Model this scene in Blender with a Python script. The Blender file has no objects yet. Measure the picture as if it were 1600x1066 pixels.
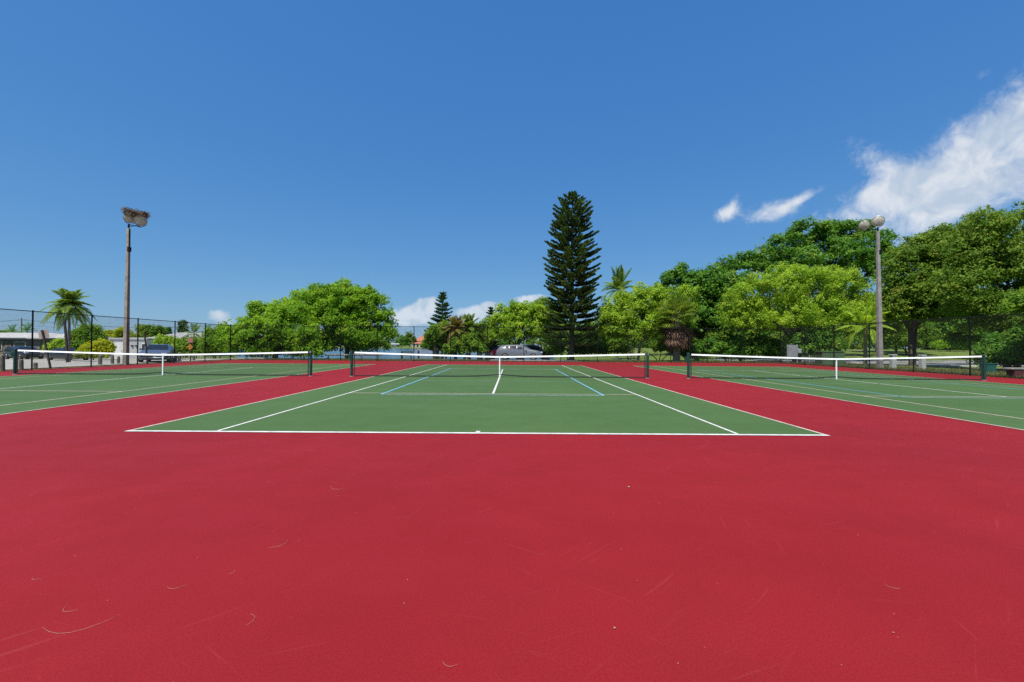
import bpy, math, random
import numpy as np
from mathutils import Matrix, Vector

rng = np.random.default_rng(7)
random.seed(7)
R = math.radians
scene = bpy.context.scene
COL = scene.collection

# ------------------------------------------------------------------ camera
CAM_H = 1.37
F_PX = 665.0                      # focal length in pixels of the 1600 px wide photograph
cam_d = bpy.data.cameras.new('camera')
cam_d.sensor_width = 36.0
cam_d.lens = F_PX / 1600 * 36.0
cam_d.clip_start = 0.05
cam_d.clip_end = 6000
cam = bpy.data.objects.new('camera', cam_d)
COL.objects.link(cam)
CAM_ROT = Matrix.Rotation(R(90.66), 3, 'X') @ Matrix.Rotation(R(0.36), 3, 'Z')
cam.matrix_world = Matrix.Translation((0, 0, CAM_H)) @ CAM_ROT.to_4x4()
scene.camera = cam

# ------------------------------------------------------------------ light
SUN_EL, SUN_AZ = R(65), R(-152)     # azimuth from +Y towards +X: behind the camera, to the left
sun_dir = Vector((math.sin(SUN_AZ) * math.cos(SUN_EL), math.cos(SUN_AZ) * math.cos(SUN_EL), math.sin(SUN_EL)))
sun_d = bpy.data.lights.new('sun', 'SUN')
sun_d.energy = 4.4
sun_d.angle = R(0.5)
sun_d.color = (1.0, 0.95, 0.87)
sun = bpy.data.objects.new('sun', sun_d)
sun.rotation_euler = sun_dir.to_track_quat('Z', 'Y').to_euler()
sun.location = (0, 0, 60)
COL.objects.link(sun)

scene.view_settings.view_transform = 'Standard'
scene.view_settings.look = 'None'
scene.view_settings.exposure = 0.62
scene.view_settings.gamma = 1.0
scene.cycles.use_denoising = False
scene.cycles.max_bounces = 8
scene.cycles.transparent_max_bounces = 8
scene.cycles.caustics_reflective = False
scene.cycles.caustics_refractive = False


def ray(px, py):
    v = CAM_ROT @ Vector(((px - 800) / F_PX, -(py - 533) / F_PX, -1.0))
    return v


def at(px, py, d):
    """world point seen at photo pixel (px, py), d metres in front of the camera"""
    v = ray(px, py)
    return Vector((0, 0, CAM_H)) + v * (d / v.y)


# world: physical sky + procedural clouds placed by compass direction and height
world = bpy.data.worlds.new('World')
scene.world = world
world.use_nodes = True
wt = world.node_tree
wt.nodes.clear()


class NG:
    """tiny helper to write node graphs as expressions"""
    def __init__(self, tree):
        self.t = tree

    def n(self, typ, **kw):
        nd = self.t.nodes.new(typ)
        for k, v in kw.items():
            setattr(nd, k, v)
        return nd

    def link(self, a, b):
        self.t.links.new(a, b)

    def setin(self, sock, v):
        if isinstance(v, bpy.types.NodeSocket):
            self.link(v, sock)
        elif v is not None:
            sock.default_value = v

    def m(self, op, a, b=None, c=None, clamp=False):
        nd = self.n('ShaderNodeMath', operation=op, use_clamp=clamp)
        for i, v in enumerate((a, b, c)):
            self.setin(nd.inputs[i], v)
        return nd.outputs[0]

    def vm(self, op, a, b=None):
        nd = self.n('ShaderNodeVectorMath', operation=op)
        self.setin(nd.inputs[0], a)
        if b is not None:
            self.setin(nd.inputs[1], b)
        return nd.outputs[0]

    def noise(self, vec, scale, detail=4, rough=0.55, out='Fac', dist=0.0):
        nd = self.n('ShaderNodeTexNoise')
        if vec is not None:
            self.link(vec, nd.inputs['Vector'])
        nd.inputs['Scale'].default_value = scale
        nd.inputs['Detail'].default_value = detail
        nd.inputs['Roughness'].default_value = rough
        nd.inputs['Distortion'].default_value = dist
        return nd.outputs[out]

    def smooth(self, x, lo, hi, a=0.0, b=1.0):
        nd = self.n('ShaderNodeMapRange', interpolation_type='SMOOTHSTEP')
        self.setin(nd.inputs['Value'], x)
        nd.inputs['From Min'].default_value = lo
        nd.inputs['From Max'].default_value = hi
        nd.inputs['To Min'].default_value = a
        nd.inputs['To Max'].default_value = b
        return nd.outputs['Result']

    def mix(self, fac, a, b, blend='MIX'):
        nd = self.n('ShaderNodeMix', data_type='RGBA', blend_type=blend)
        self.setin(nd.inputs[0], fac)
        self.setin(nd.inputs[6], a)
        self.setin(nd.inputs[7], b)
        return nd.outputs[2]


def rgba(c, a=1.0):
    return (c[0], c[1], c[2], a)


g = NG(wt)
sky = g.n('ShaderNodeTexSky', sky_type='NISHITA')
sky.sun_disc = False
sky.sun_elevation = SUN_EL
sky.sun_rotation = SUN_AZ
sky.altitude = 0
sky.air_density = 1.0
sky.dust_density = 0.35
sky.ozone_density = 3.0
hs = g.n('ShaderNodeHueSaturation')
hs.inputs['Saturation'].default_value = 1.18
hs.inputs['Value'].default_value = 1.0
g.link(sky.outputs[0], hs.inputs['Color'])
# tone of the photograph's deep blue sky: a power and gain for each channel, the same in every direction
sc_ = g.n('ShaderNodeSeparateColor')
g.link(hs.outputs['Color'], sc_.inputs[0])
cc_ = g.n('ShaderNodeCombineColor')
for i_, (ex_, k_) in enumerate(((0.69, 0.640), (0.535, 1.285), (0.30, 2.86))):
    g.link(g.m('MULTIPLY', g.m('POWER', g.m('MAXIMUM', sc_.outputs[i_], 0.01), ex_), k_), cc_.inputs[i_])
tc = g.n('ShaderNodeTexCoord')
dirv = tc.outputs['Generated']
sep = g.n('ShaderNodeSeparateXYZ')
g.link(dirv, sep.inputs[0])
AZ = g.m('ARCTAN2', sep.outputs[0], sep.outputs[1])
EL = g.m('ARCSINE', sep.outputs[2])
warp = g.vm('SCALE', g.vm('SUBTRACT', g.noise(dirv, 9.0, 3, 0.5, 'Color'), (0.5, 0.5, 0.5)))
warp.node.inputs['Scale'].default_value = 0.10
wd = g.vm('ADD', dirv, warp)
fb1 = g.noise(wd, 11.0, 8, 0.58)
fb2 = g.noise(wd, 34.0, 8, 0.64)
fb3 = g.noise(wd, 80.0, 6, 0.62)


def azel(px, py):
    v = ray(px, py).normalized()
    return math.atan2(v.x, v.y), math.asin(v.z)


def blob(px, py, rx, ry, rot=0.0, w=1.0):
    """soft elliptical field centred on a sky direction; radii in photo pixels, rot in degrees (up to the right = +)"""
    a0, e0 = azel(px, py)
    a1, _ = azel(px + 1, py)
    _, e1 = azel(px, py - 1)
    k1, k2 = a1 - a0, e1 - e0
    da = g.m('MULTIPLY', g.m('SUBTRACT', AZ, a0), 1 / k1)
    de = g.m('MULTIPLY', g.m('SUBTRACT', EL, e0), 1 / k2)
    c, s = math.cos(R(rot)), math.sin(R(rot))
    u = g.m('ADD', g.m('MULTIPLY', da, c / rx), g.m('MULTIPLY', de, s / rx))
    v = g.m('ADD', g.m('MULTIPLY', da, -s / ry), g.m('MULTIPLY', de, c / ry))
    q = g.m('ADD', g.m('MULTIPLY', u, u), g.m('MULTIPLY', v, v))
    return g.m('MULTIPLY', g.m('EXPONENT', g.m('MULTIPLY', q, -0.9)), w)


def addall(L):
    s = L[0]
    for x in L[1:]:
        s = g.m('ADD', s, x)
    return s


wisp = addall([blob(1600, 185, 95, 62, 30), blob(1495, 248, 110, 38, 30, .95), blob(1385, 262, 70, 20, -38, .98), blob(1440, 285, 60, 24, -5, .75),
               blob(1540, 290, 95, 28, 12, .75), blob(1470, 340, 70, 34, 30, .75), blob(1300, 343, 80, 20, 16, .72), blob(1420, 310, 70, 40, 10, .5),
               blob(1362, 302, 24, 15, -20, .9), blob(1203, 330, 38, 14, 8, 1.25), blob(1245, 316, 32, 9, 24, 1.1), blob(1130, 335, 15, 9, 10, 1.2), blob(1146, 322, 9, 14, -15, 1.1),
               blob(1537, 117, 14, 9, 20, .55), blob(1740, 180, 140, 110, 20, 1.0), blob(1600, 300, 100, 40, 10, .5), blob(1400, 335, 130, 50, 12, .42)])
cum = addall([blob(642, 492, 34, 17, 10, .9), blob(668, 476, 20, 12, 10, 1.0), blob(742, 488, 36, 12, 6, .85),
              blob(768, 478, 14, 10, 0, .75), blob(700, 505, 90, 16, 0, .45), blob(820, 468, 16, 8, 0, .9),
              blob(845, 466, 18, 8, 0, .7), blob(340, 490, 20, 9, 8, .72), blob(352, 503, 22, 9, 0, .55)])
wm = g.smooth(g.m('ADD', wisp, g.m('ADD', g.m('MULTIPLY', g.m('SUBTRACT', fb1, 0.5), 1.5),
                                   g.m('ADD', g.m('MULTIPLY', g.m('SUBTRACT', fb2, 0.5), 1.2), g.m('MULTIPLY', g.m('SUBTRACT', fb3, 0.5), 1.1)))), 0.14, 1.75)
cm = g.smooth(g.m('ADD', cum, g.m('ADD', g.m('MULTIPLY', g.m('SUBTRACT', fb1, 0.5), 0.7),
                                  g.m('MULTIPLY', g.m('SUBTRACT', fb2, 0.5), 0.9))), 0.36, 0.80)
# clouds exist only where a blob is: keep noise alone from making any
wm = g.m('MULTIPLY', wm, g.smooth(wisp, 0.06, 0.35))
cm = g.m('MULTIPLY', cm, g.smooth(cum, 0.06, 0.35))
mask = g.m('MULTIPLY', g.m('MAXIMUM', g.m('MULTIPLY', wm, 0.90), g.m('MULTIPLY', cm, 0.72)), 1.0, clamp=True)
shade = g.smooth(g.noise(wd, 22.0, 5, 0.55), 0.32, 0.66)
ccol = g.mix(shade, (3.9, 4.6, 5.5, 1), (6.0, 6.2, 6.5, 1))
skyc = g.mix(mask, cc_.outputs[0], ccol)
bg = g.n('ShaderNodeBackground')
g.link(skyc, bg.inputs['Color'])
bg.inputs['Strength'].default_value = 0.0875
wo = g.n('ShaderNodeOutputWorld')
g.link(bg.outputs[0], wo.inputs['Surface'])

# ------------------------------------------------------------------ helpers: materials
MATS = {}


def material(name):
    m = bpy.data.materials.new(name)
    m.use_nodes = True
    m.node_tree.nodes.clear()
    gg = NG(m.node_tree)
    out = gg.n('ShaderNodeOutputMaterial')
    return m, gg, out


def simple(name, col, rough=0.6, metal=0.0, var=0.12, scale=6.0, bump=0.0, bscale=40.0, col2=None, spec=0.5, coords='Object'):
    if name in MATS:
        return MATS[name]
    m, q, out = material(name)
    b = q.n('ShaderNodeBsdfPrincipled')
    t = q.n('ShaderNodeTexCoord')
    v = t.outputs[coords]
    nz = q.noise(v, scale, 5, 0.6)
    c2 = col2 if col2 else tuple(max(0, c * (1 - var * 2)) for c in col)
    c1 = tuple(min(1, c * (1 + var * .5)) for c in col)
    cc = q.mix(q.smooth(nz, 0.32, 0.68), rgba(c2), rgba(c1))
    q.link(cc, b.inputs['Base Color'])
    q.setin(b.inputs['Roughness'], q.smooth(q.noise(v, scale * 2.3, 3), 0.3, 0.7, max(.04, rough - .08), min(1, rough + .08)))
    b.inputs['Metallic'].default_value = metal
    b.inputs['Specular IOR Level'].default_value = spec
    if bump > 0:
        bn = q.n('ShaderNodeBump')
        bn.inputs['Strength'].default_value = bump
        bn.inputs['Distance'].default_value = 0.02
        q.link(q.noise(v, bscale, 6, 0.65), bn.inputs['Height'])
        q.link(bn.outputs[0], b.inputs['Normal'])
    q.link(b.outputs[0], out.inputs['Surface'])
    MATS[name] = m
    return m


def leaf_mat(name, c_a, c_b, trans=0.35, rough=0.45, c_t=None, spec=0.35):
    """leaf material: colour from the per-leaf 'tint' attribute, diffuse + glossy + light through the blade"""
    if name in MATS:
        return MATS[name]
    m, q, out = material(name)
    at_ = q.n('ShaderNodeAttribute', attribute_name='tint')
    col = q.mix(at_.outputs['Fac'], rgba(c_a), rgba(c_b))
    # a few old leaves have gone yellow-brown
    col = q.mix(q.smooth(at_.outputs['Fac'], .93, 1.0, 0.0, 0.55), col, rgba((min(.5, c_b[0] * 1.9), c_b[1] * 1.05, c_b[2] * 1.6)))
    b = q.n('ShaderNodeBsdfPrincipled')
    q.link(col, b.inputs['Base Color'])
    b.inputs['Roughness'].default_value = rough
    b.inputs['Specular IOR Level'].default_value = spec
    tr = q.n('ShaderNodeBsdfTranslucent')
    tcol = q.mix(0.5, col, rgba(c_t if c_t else (c_b[0] * 1.3, c_b[1] * 1.25, c_b[2] * .6)))
    q.link(tcol, tr.inputs['Color'])
    mx = q.n('ShaderNodeMixShader')
    mx.inputs[0].default_value = trans
    q.link(b.outputs[0], mx.inputs[1])
    q.link(tr.outputs[0], mx.inputs[2])
    q.link(mx.outputs[0], out.inputs['Surface'])
    MATS[name] = m
    return m


# ------------------------------------------------------------------ helpers: geometry
class MB:
    """collects simple shapes; build() links them as ONE mesh object"""
    def __init__(self):
        self.v, self.f = [], []

    def quad(self, a, b, c, d):
        n = len(self.v)
        self.v += [tuple(a), tuple(b), tuple(c), tuple(d)]
        self.f.append((n, n + 1, n + 2, n + 3))
        return self

    def poly(self, pts):
        n = len(self.v)
        self.v += [tuple(p) for p in pts]
        self.f.append(tuple(range(n, n + len(pts))))
        return self

    def box(self, c, s, M=None, taper=1.0):
        n = len(self.v)
        hx, hy, hz = s[0] / 2, s[1] / 2, s[2] / 2
        for z, k in ((-hz, 1.0), (hz, taper)):
            for x, y in ((-hx, -hy), (hx, -hy), (hx, hy), (-hx, hy)):
                p = Vector((x * k, y * k, z))
                if M is not None:
                    p = M @ p
                self.v.append((p[0] + c[0], p[1] + c[1], p[2] + c[2]))
        for q in ((0, 3, 2, 1), (4, 5, 6, 7), (0, 1, 5, 4), (1, 2, 6, 5), (2, 3, 7, 6), (3, 0, 4, 7)):
            self.f.append(tuple(n + i for i in q))
        return self

    def tube(self, pts, radii, seg=6, cap=True, sq=False):
        pts = [Vector(p) for p in pts]
        if not hasattr(radii, '__len__'):
            radii = [radii] * len(pts)
        n0 = len(self.v)
        up = Vector((0, 0, 1))
        prev = None
        for i, p in enumerate(pts):
            t = (pts[min(i + 1, len(pts) - 1)] - pts[max(i - 1, 0)])
            t = t.normalized() if t.length > 1e-9 else up
            if prev is None:
                a = t.cross(Vector((1, 0, 0)) if abs(t.x) < .9 else Vector((0, 1, 0))).normalized()
            else:
                a = (prev - t * prev.dot(t))
                a = a.normalized() if a.length > 1e-6 else t.orthogonal().normalized()
            prev = a
            b = t.cross(a)
            for k in range(seg):
                th = 2 * math.pi * (k + (.5 if sq else 0)) / seg
                self.v.append(tuple(p + (a * math.cos(th) + b * math.sin(th)) * radii[i]))
        for i in range(len(pts) - 1):
            for k in range(seg):
                a0 = n0 + i * seg + k
                a1 = n0 + i * seg + (k + 1) % seg
                self.f.append((a0, a1, a1 + seg, a0 + seg))
        if cap:
            self.f.append(tuple(n0 + k for k in reversed(range(seg))))
            e = n0 + (len(pts) - 1) * seg
            self.f.append(tuple(e + k for k in range(seg)))
        return self

    def lathe(self, prof, seg=16, M=None):
        """profile of (r, z) turned about z"""
        n0 = len(self.v)
        for r, z in prof:
            for k in range(seg):
                th = 2 * math.pi * k / seg
                p = Vector((r * math.cos(th), r * math.sin(th), z))
                if M is not None:
                    p = M @ p
                self.v.append(tuple(p))
        for i in range(len(prof) - 1):
            for k in range(seg):
                a0 = n0 + i * seg + k
                a1 = n0 + i * seg + (k + 1) % seg
                self.f.append((a0, a1, a1 + seg, a0 + seg))
        self.f.append(tuple(n0 + k for k in reversed(range(seg))))
        e = n0 + (len(prof) - 1) * seg
        self.f.append(tuple(e + k for k in range(seg)))
        return self

    def build(self, name, mat, parent=None, smooth=False, bevel=0.0):
        me = bpy.data.meshes.new(name)
        me.from_pydata(self.v, [], self.f)
        me.update()
        if smooth:
            me.polygons.foreach_set('use_smooth', [True] * len(me.polygons))
        me.materials.append(mat)
        o = bpy.data.objects.new(name, me)
        COL.objects.link(o)
        if parent is not None:
            o.parent = parent
        if bevel > 0:
            bv = o.modifiers.new('bevel', 'BEVEL')
            bv.width = bevel
            bv.segments = 2
            bv.limit_method = 'ANGLE'
        return o


def np_quads(name, V, mat, tint=None, parent=None, extra_mats=None):
    """V: (n,4,3) array of quads -> one mesh object"""
    n = len(V)
    me = bpy.data.meshes.new(name)
    me.vertices.add(n * 4)
    me.vertices.foreach_set('co', np.ascontiguousarray(V, dtype=np.float32).ravel())
    me.loops.add(n * 4)
    me.loops.foreach_set('vertex_index', np.arange(n * 4, dtype=np.int32))
    me.polygons.add(n)
    me.polygons.foreach_set('loop_start', np.arange(0, n * 4, 4, dtype=np.int32))
    me.polygons.foreach_set('loop_total', np.full(n, 4, dtype=np.int32))
    if tint is not None:
        a = me.attributes.new('tint', 'FLOAT', 'FACE')
        a.data.foreach_set('value', np.asarray(tint, dtype=np.float32))
    me.update(calc_edges=True)
    me.materials.append(mat)
    o = bpy.data.objects.new(name, me)
    COL.objects.link(o)
    if parent is not None:
        o.parent = parent
    return o


def tag(o, label, cat, group=None):
    o['label'] = label
    o['category'] = cat
    if group:
        o['group'] = group
    return o


def struct(o):
    o['kind'] = 'structure'
    return o


def empty(name, loc=(0, 0, 0), rz=0.0):
    o = bpy.data.objects.new(name, None)
    o.empty_display_size = 0.3
    o.location = loc
    o.rotation_euler = (0, 0, rz)
    COL.objects.link(o)
    return o


def copy_tree(o, parent=None):
    c = o.copy()
    COL.objects.link(c)
    c.parent = parent
    for ch in list(o.children):
        copy_tree(ch, c)
    return c


def sstep(a, b, x):
    t = np.clip((np.asarray(x, float) - a) / (b - a), 0, 1)
    return t * t * (3 - 2 * t)


# ------------------------------------------------------------------ layout numbers
CX = (-15.16, -0.53, 14.10)        # centre lines of the three courts
Y0 = 6.62                          # near baseline
YN = Y0 + 11.885                   # net line
Y1 = Y0 + 23.77                    # far baseline
XL, XR, YF = -24.4, 23.3, 36.9     # fence lines
WATER_Z = -1.25
SHORE_Y = 53.0


def in_water(x, y):
    x = np.asarray(x, float)
    y = np.asarray(y, float)
    r = x / np.maximum(y, 1)
    a = sstep(SHORE_Y, SHORE_Y + 1.5, y + 0.8 * np.sin(x * .23)) * sstep(-0.66, -0.63, r) * (1 - sstep(0.085, 0.11, r))
    return a * (1 - sstep(362, 366, y))


def gz(x, y):
    """height of the ground outside the courts"""
    x = np.asarray(x, float)
    y = np.asarray(y, float)
    dx = np.maximum(np.maximum(XL - x, x - XR), 0)
    dy = np.maximum(y - YF, 0)
    r = np.hypot(dx, dy)
    z = -0.035 - 0.50 * sstep(2, 26, r)
    z = z + 1.5 * sstep(52, 92, y) * sstep(14, 34, x) * (1 - sstep(300, 500, y))
    z = z + 0.03 * np.sin(x * .7 + y * .3) * sstep(1, 6, r)
    z = z - 1.9 * in_water(x, y)
    return z


def gzf(x, y):
    return float(gz(x, y))


def base(px, d):
    p = at(px, 540, d)
    return Vector((p.x, d, gzf(p.x, d)))


# ------------------------------------------------------------------ setting: ground, water
def ground_material():
    m, q, out = material('lawn_ground')
    t = q.n('ShaderNodeTexCoord')
    v = t.outputs['Object']
    n1 = q.noise(v, 0.16, 5, 0.6)
    n2 = q.noise(v, 1.3, 5, 0.65)
    n3 = q.noise(v, 18.0, 4, 0.7)
    grass = q.mix(q.smooth(n2, 0.35, 0.65), (0.085, 0.140, 0.022, 1), (0.180, 0.235, 0.045, 1))
    soil = q.mix(q.smooth(n2, 0.35, 0.65), (0.16, 0.125, 0.075, 1), (0.27, 0.225, 0.15, 1))
    c = q.mix(q.smooth(q.m('ADD', n1, q.m('MULTIPLY', n3, .22)), 0.70, 0.82), grass, soil)
    c = q.mix(q.smooth(n3, 0.3, 0.7, 0.0, 0.45), c, (0.05, 0.06, 0.018, 1))
    b = q.n('ShaderNodeBsdfPrincipled')
    q.link(c, b.inputs['Base Color'])
    b.inputs['Roughness'].default_value = 0.9
    b.inputs['Specular IOR Level'].default_value = 0.15
    bn = q.n('ShaderNodeBump')
    bn.inputs['Strength'].default_value = 0.8
    bn.inputs['Distance'].default_value = 0.05
    q.link(n3, bn.inputs['Height'])
    q.link(bn.outputs[0], b.inputs['Normal'])
    q.link(b.outputs[0], out.inputs['Surface'])
    return m


def build_ground():
    def axis(lo, fine_lo, fine_hi, hi, step):
        a = list(np.arange(fine_lo, fine_hi + 1e-6, step))
        s, x = step, fine_hi
        while x < hi:
            s *= 1.35
            x += s
            a.append(x)
        s, x = step, fine_lo
        while x > lo:
            s *= 1.35
            x -= s
            a.insert(0, x)
        return np.array(a)
    xs = axis(-3200, -80, 80, 3200, 1.6)
    ys = axis(-3200, -14, 110, 3600, 1.6)
    ys = np.sort(np.append(ys, [358, 360, 362, 364, 366, 368]))
    X, Y = np.meshgrid(xs, ys)
    Z = gz(X, Y)
    inside = (X > XL + .3) & (X < XR - .3) & (Y < YF - .3) & (Y > -7)
    Z = np.where(inside, -0.12, Z)
    nx, ny = len(xs), len(ys)
    V = np.stack([X, Y, Z], -1).reshape(-1, 3)
    i = np.arange(nx - 1)[None, :] + nx * np.arange(ny - 1)[:, None]
    F = np.stack([i, i + 1, i + 1 + nx, i + nx], -1).reshape(-1, 4)
    me = bpy.data.meshes.new('ground')
    me.from_pydata(V.tolist(), [], F.tolist())
    me.polygons.foreach_set('use_smooth', [True] * len(me.polygons))
    me.materials.append(ground_material())
    o = bpy.data.objects.new('ground', me)
    COL.objects.link(o)
    struct(o)


build_ground()


def water_material():
    m, q, out = material('bay_water')
    t = q.n('ShaderNodeTexCoord')
    v = t.outputs['Object']
    mp = q.n('ShaderNodeMapping')
    q.link(v, mp.inputs[0])
    mp.inputs['Scale'].default_value = (0.5, 1.6, 1)
    b = q.n('ShaderNodeBsdfPrincipled')
    b.inputs['Base Color'].default_value = (0.035, 0.085, 0.12, 1)
    b.inputs['Roughness'].default_value = 0.16
    b.inputs['IOR'].default_value = 1.33
    bn = q.n('ShaderNodeBump')
    bn.inputs['Strength'].default_value = 0.9
    bn.inputs['Distance'].default_value = 0.12
    q.link(q.m('ADD', q.noise(mp.outputs[0], 1.3, 5, 0.6), q.m('MULTIPLY', q.noise(mp.outputs[0], 0.25, 2), 1.2)), bn.inputs['Height'])
    q.link(bn.outputs[0], b.inputs['Normal'])
    q.link(b.outputs[0], out.inputs['Surface'])
    return m


w = MB()
w.poly([(-33.5, SHORE_Y - 1.5, WATER_Z), (6.5, SHORE_Y - 1.5, WATER_Z), (44, 367, WATER_Z), (-246, 367, WATER_Z)])
struct(w.build('water', water_material()))

# seawall along the near bank
M_conc = simple('weathered_concrete', (0.36, 0.34, 0.30), 0.85, 0, .18, 2.5, .4, 30)
sw = MB()
xs_ = np.linspace(-33, 5, 14)
for a, b_ in zip(xs_[:-1], xs_[1:]):
    sw.box(((a + b_) / 2, SHORE_Y + .25, -0.98), ((b_ - a) - .02, .35, 1.0))
struct(sw.build('seawall', M_conc))


# ------------------------------------------------------------------ setting: courts
def court_paint(name, c_dark, c_light, scuff, scuff_amt, apron=False):
    """sand-textured acrylic sports paint with mottling, fine grain, faint scuffs and dust"""
    m, q, out = material(name)
    t = q.n('ShaderNodeTexCoord')
    v = t.outputs['Object']
    n_big = q.noise(v, 0.22, 4, 0.55)
    n_mid = q.noise(v, 1.7, 5, 0.6)
    grain = q.noise(v, 420.0, 2, 0.6)
    grain2 = q.noise(v, 95.0, 3, 0.65)
    c = q.mix(q.smooth(n_big, 0.3, 0.7), rgba(c_dark), rgba(c_light))
    c = q.mix(q.smooth(n_mid, 0.30, 0.72, 0.0, 0.5), c, rgba(tuple(x * .80 for x in c_dark)))
    # roller lanes of the paint, running across the court
    mp = q.n('ShaderNodeMapping')
    q.link(v, mp.inputs[0])
    mp.inputs['Scale'].default_value = (0.16, 0.7, 1)
    lane = q.noise(mp.outputs[0], 1.0, 3, 0.6)
    c = q.mix(q.smooth(lane, 0.42, 0.75, 0.0, 0.22), c, rgba(tuple(min(1, x * 1.16 + .006) for x in c_light)))
    # long thin drag marks
    for k, (rz, sx, sy, lo) in enumerate(((0.75, 1.1, 26, .62), (-0.62, 1.4, 34, .63), (0.35, 0.9, 24, .63), (1.3, 1.6, 44, .64), (-0.25, 2.2, 60, .63), (2.2, 2.6, 70, .65))):
        mk = q.n('ShaderNodeMapping')
        q.link(v, mk.inputs[0])
        mk.vector_type = 'TEXTURE'
        mk.inputs['Rotation'].default_value = (0, 0, rz)
        mk.inputs['Location'].default_value = (k * 3.1, k * 7.7, 0)
        mk.inputs['Scale'].default_value = (1 / sx, 1 / sy, 1)
        st = q.noise(mk.outputs[0], 1.0, 3, 0.55)
        patch = q.smooth(q.noise(v, 0.45 + .1 * k, 2), 0.45, 0.62)
        c = q.mix(q.m('MULTIPLY', q.smooth(st, lo, lo + .10, 0.0, scuff_amt), patch), c, rgba(scuff))
    # grain and pale specks of sand
    c = q.mix(q.smooth(grain2, 0.40, 0.72, 0.0, 0.50), c, rgba(tuple(x * .55 for x in c_dark)))
    c = q.mix(q.smooth(q.noise(v, 230.0, 2, 0.6), 0.58, 0.72, 0.0, 0.34), c, rgba(scuff))
    vo = q.n('ShaderNodeTexVoronoi')
    vo.inputs['Scale'].default_value = 9.0
    q.link(v, vo.inputs['Vector'])
    sepc = q.n('ShaderNodeSeparateColor')
    q.link(vo.outputs['Color'], sepc.inputs[0])
    speck = q.m('MULTIPLY', q.m('LESS_THAN', vo.outputs['Distance'], 0.028), q.m('GREATER_THAN', sepc.outputs[0], 0.55))
    c = q.mix(q.m('MULTIPLY', speck, 0.42), c, (0.62, 0.42, 0.36, 1))
    b = q.n('ShaderNodeBsdfPrincipled')
    q.link(c, b.inputs['Base Color'])
    q.setin(b.inputs['Roughness'], q.smooth(n_mid, 0.3, 0.7, 0.62, 0.78))
    b.inputs['Specular IOR Level'].default_value = 0.15
    bn = q.n('ShaderNodeBump')
    bn.inputs['Strength'].default_value = 0.35
    bn.inputs['Distance'].default_value = 0.0015
    q.link(q.m('ADD', grain, q.m('MULTIPLY', grain2, 1.0)), bn.inputs['Height'])
    q.link(bn.outputs[0], b.inputs['Normal'])
    q.link(b.outputs[0], out.inputs['Surface'])
    return m


M_red = court_paint('red_court_paint', (0.208, 0.0078, 0.0118), (0.244, 0.0092, 0.0124), (0.34, 0.08, 0.09), 0.16)
M_green = court_paint('green_court_paint', (0.055, 0.110, 0.032), (0.068, 0.126, 0.037), (0.17, 0.20, 0.13), 0.20)
M_line = simple('white_line_paint', (0.60, 0.59, 0.56), 0.7, 0, .12, 7.0)
M_worn = simple('worn_pinkish_line_paint', (0.52, 0.42, 0.36), 0.75, 0, .14, 7.0)
M_pale = simple('faded_pale_blue_line_paint', (0.30, 0.44, 0.48), 0.75, 0, .14, 7.0)
M_faint = simple('faint_greenish_line_paint', (0.19, 0.31, 0.25), 0.75, 0, .14, 7.0)
M_blue = simple('light_blue_line_paint', (0.16, 0.42, 0.58), 0.7, 0, .07, 3.0)

s = MB()
s.box(((XL + XR) / 2, (YF - 8) / 2, -0.06), (XR - XL + .5, YF + 8.5, 0.12))
court_slab = struct(s.build('court_surround', M_red))
court_slab['label'] = 'red painted hard court surround between and around the green courts'


def sheet(x0, x1, y0, y1, z):
    return [(x0, y0, z), (x1, y0, z), (x1, y1, z), (x0, y1, z)]


LZ = 0.008
for ci, cx in enumerate(CX):
    mb = MB()
    mb.poly(sheet(cx - 5.485, cx + 5.485, Y0, Y1, 0.004))
    court = struct(mb.build('tennis_court', M_green))
    court['label'] = ('green painted tennis court nearest the parking lot', 'green painted tennis court straight ahead with blue inner lines',
                      'green painted tennis court beside the shady trees')[ci]

    def line(name, x0, x1, y0, y1, mat=M_line, z=LZ):
        MB().poly(sheet(x0, x1, y0, y1, z)).build(name, mat, court)
    W2 = 0.05
    for yb, nm in ((Y0, 'baseline'), (Y1 - .10, 'baseline')):
        line(nm, cx - 5.485, cx + 5.485, yb, yb + .085, M_line if yb == Y0 else M_worn)
    for sx in (-1, 1):
        for hw, nm in ((5.485, 'doubles_sideline'), (4.115, 'singles_sideline')):
            xe = cx + sx * hw
            line(nm, min(xe, xe - sx * W2), max(xe, xe - sx * W2), Y0 + .10, Y1 - .10, M_worn if (hw > 5 or ci != 1) else M_line)
    for ys_ in (YN - 6.40, YN + 6.40 - W2):
        line('service_line', cx - 4.065, cx + 4.065, ys_, ys_ + W2, M_worn)
    line('center_service_line', cx - .03, cx + .03, YN - 6.40 + W2, YN + 6.40 - W2)
    for ym, s_ in ((Y0 + .10, 1), (Y1 - .10, -1)):
        line('center_mark', cx - .035, cx + .035, min(ym, ym + s_ * .10), max(ym, ym + s_ * .10))
    if ci > 0:
        zb = LZ + .004
        for sx in (-1, 1):
            xe = cx + sx * 3.08
            line('blue_sideline', xe - .025, xe + .025, YN - 6.70, YN + 6.70, M_blue, zb)
        for sg in (-1, 1):
            yy = YN + sg * 6.70
            line('blue_baseline', cx - 3.08, cx + 3.08, min(yy, yy + sg * .05), max(yy, yy + sg * .05), M_pale, zb)
            yy = YN + sg * 2.13
            line('blue_short_line', cx - 3.05, cx + 3.05, min(yy, yy + sg * .05), max(yy, yy + sg * .05), M_faint, zb)

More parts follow.
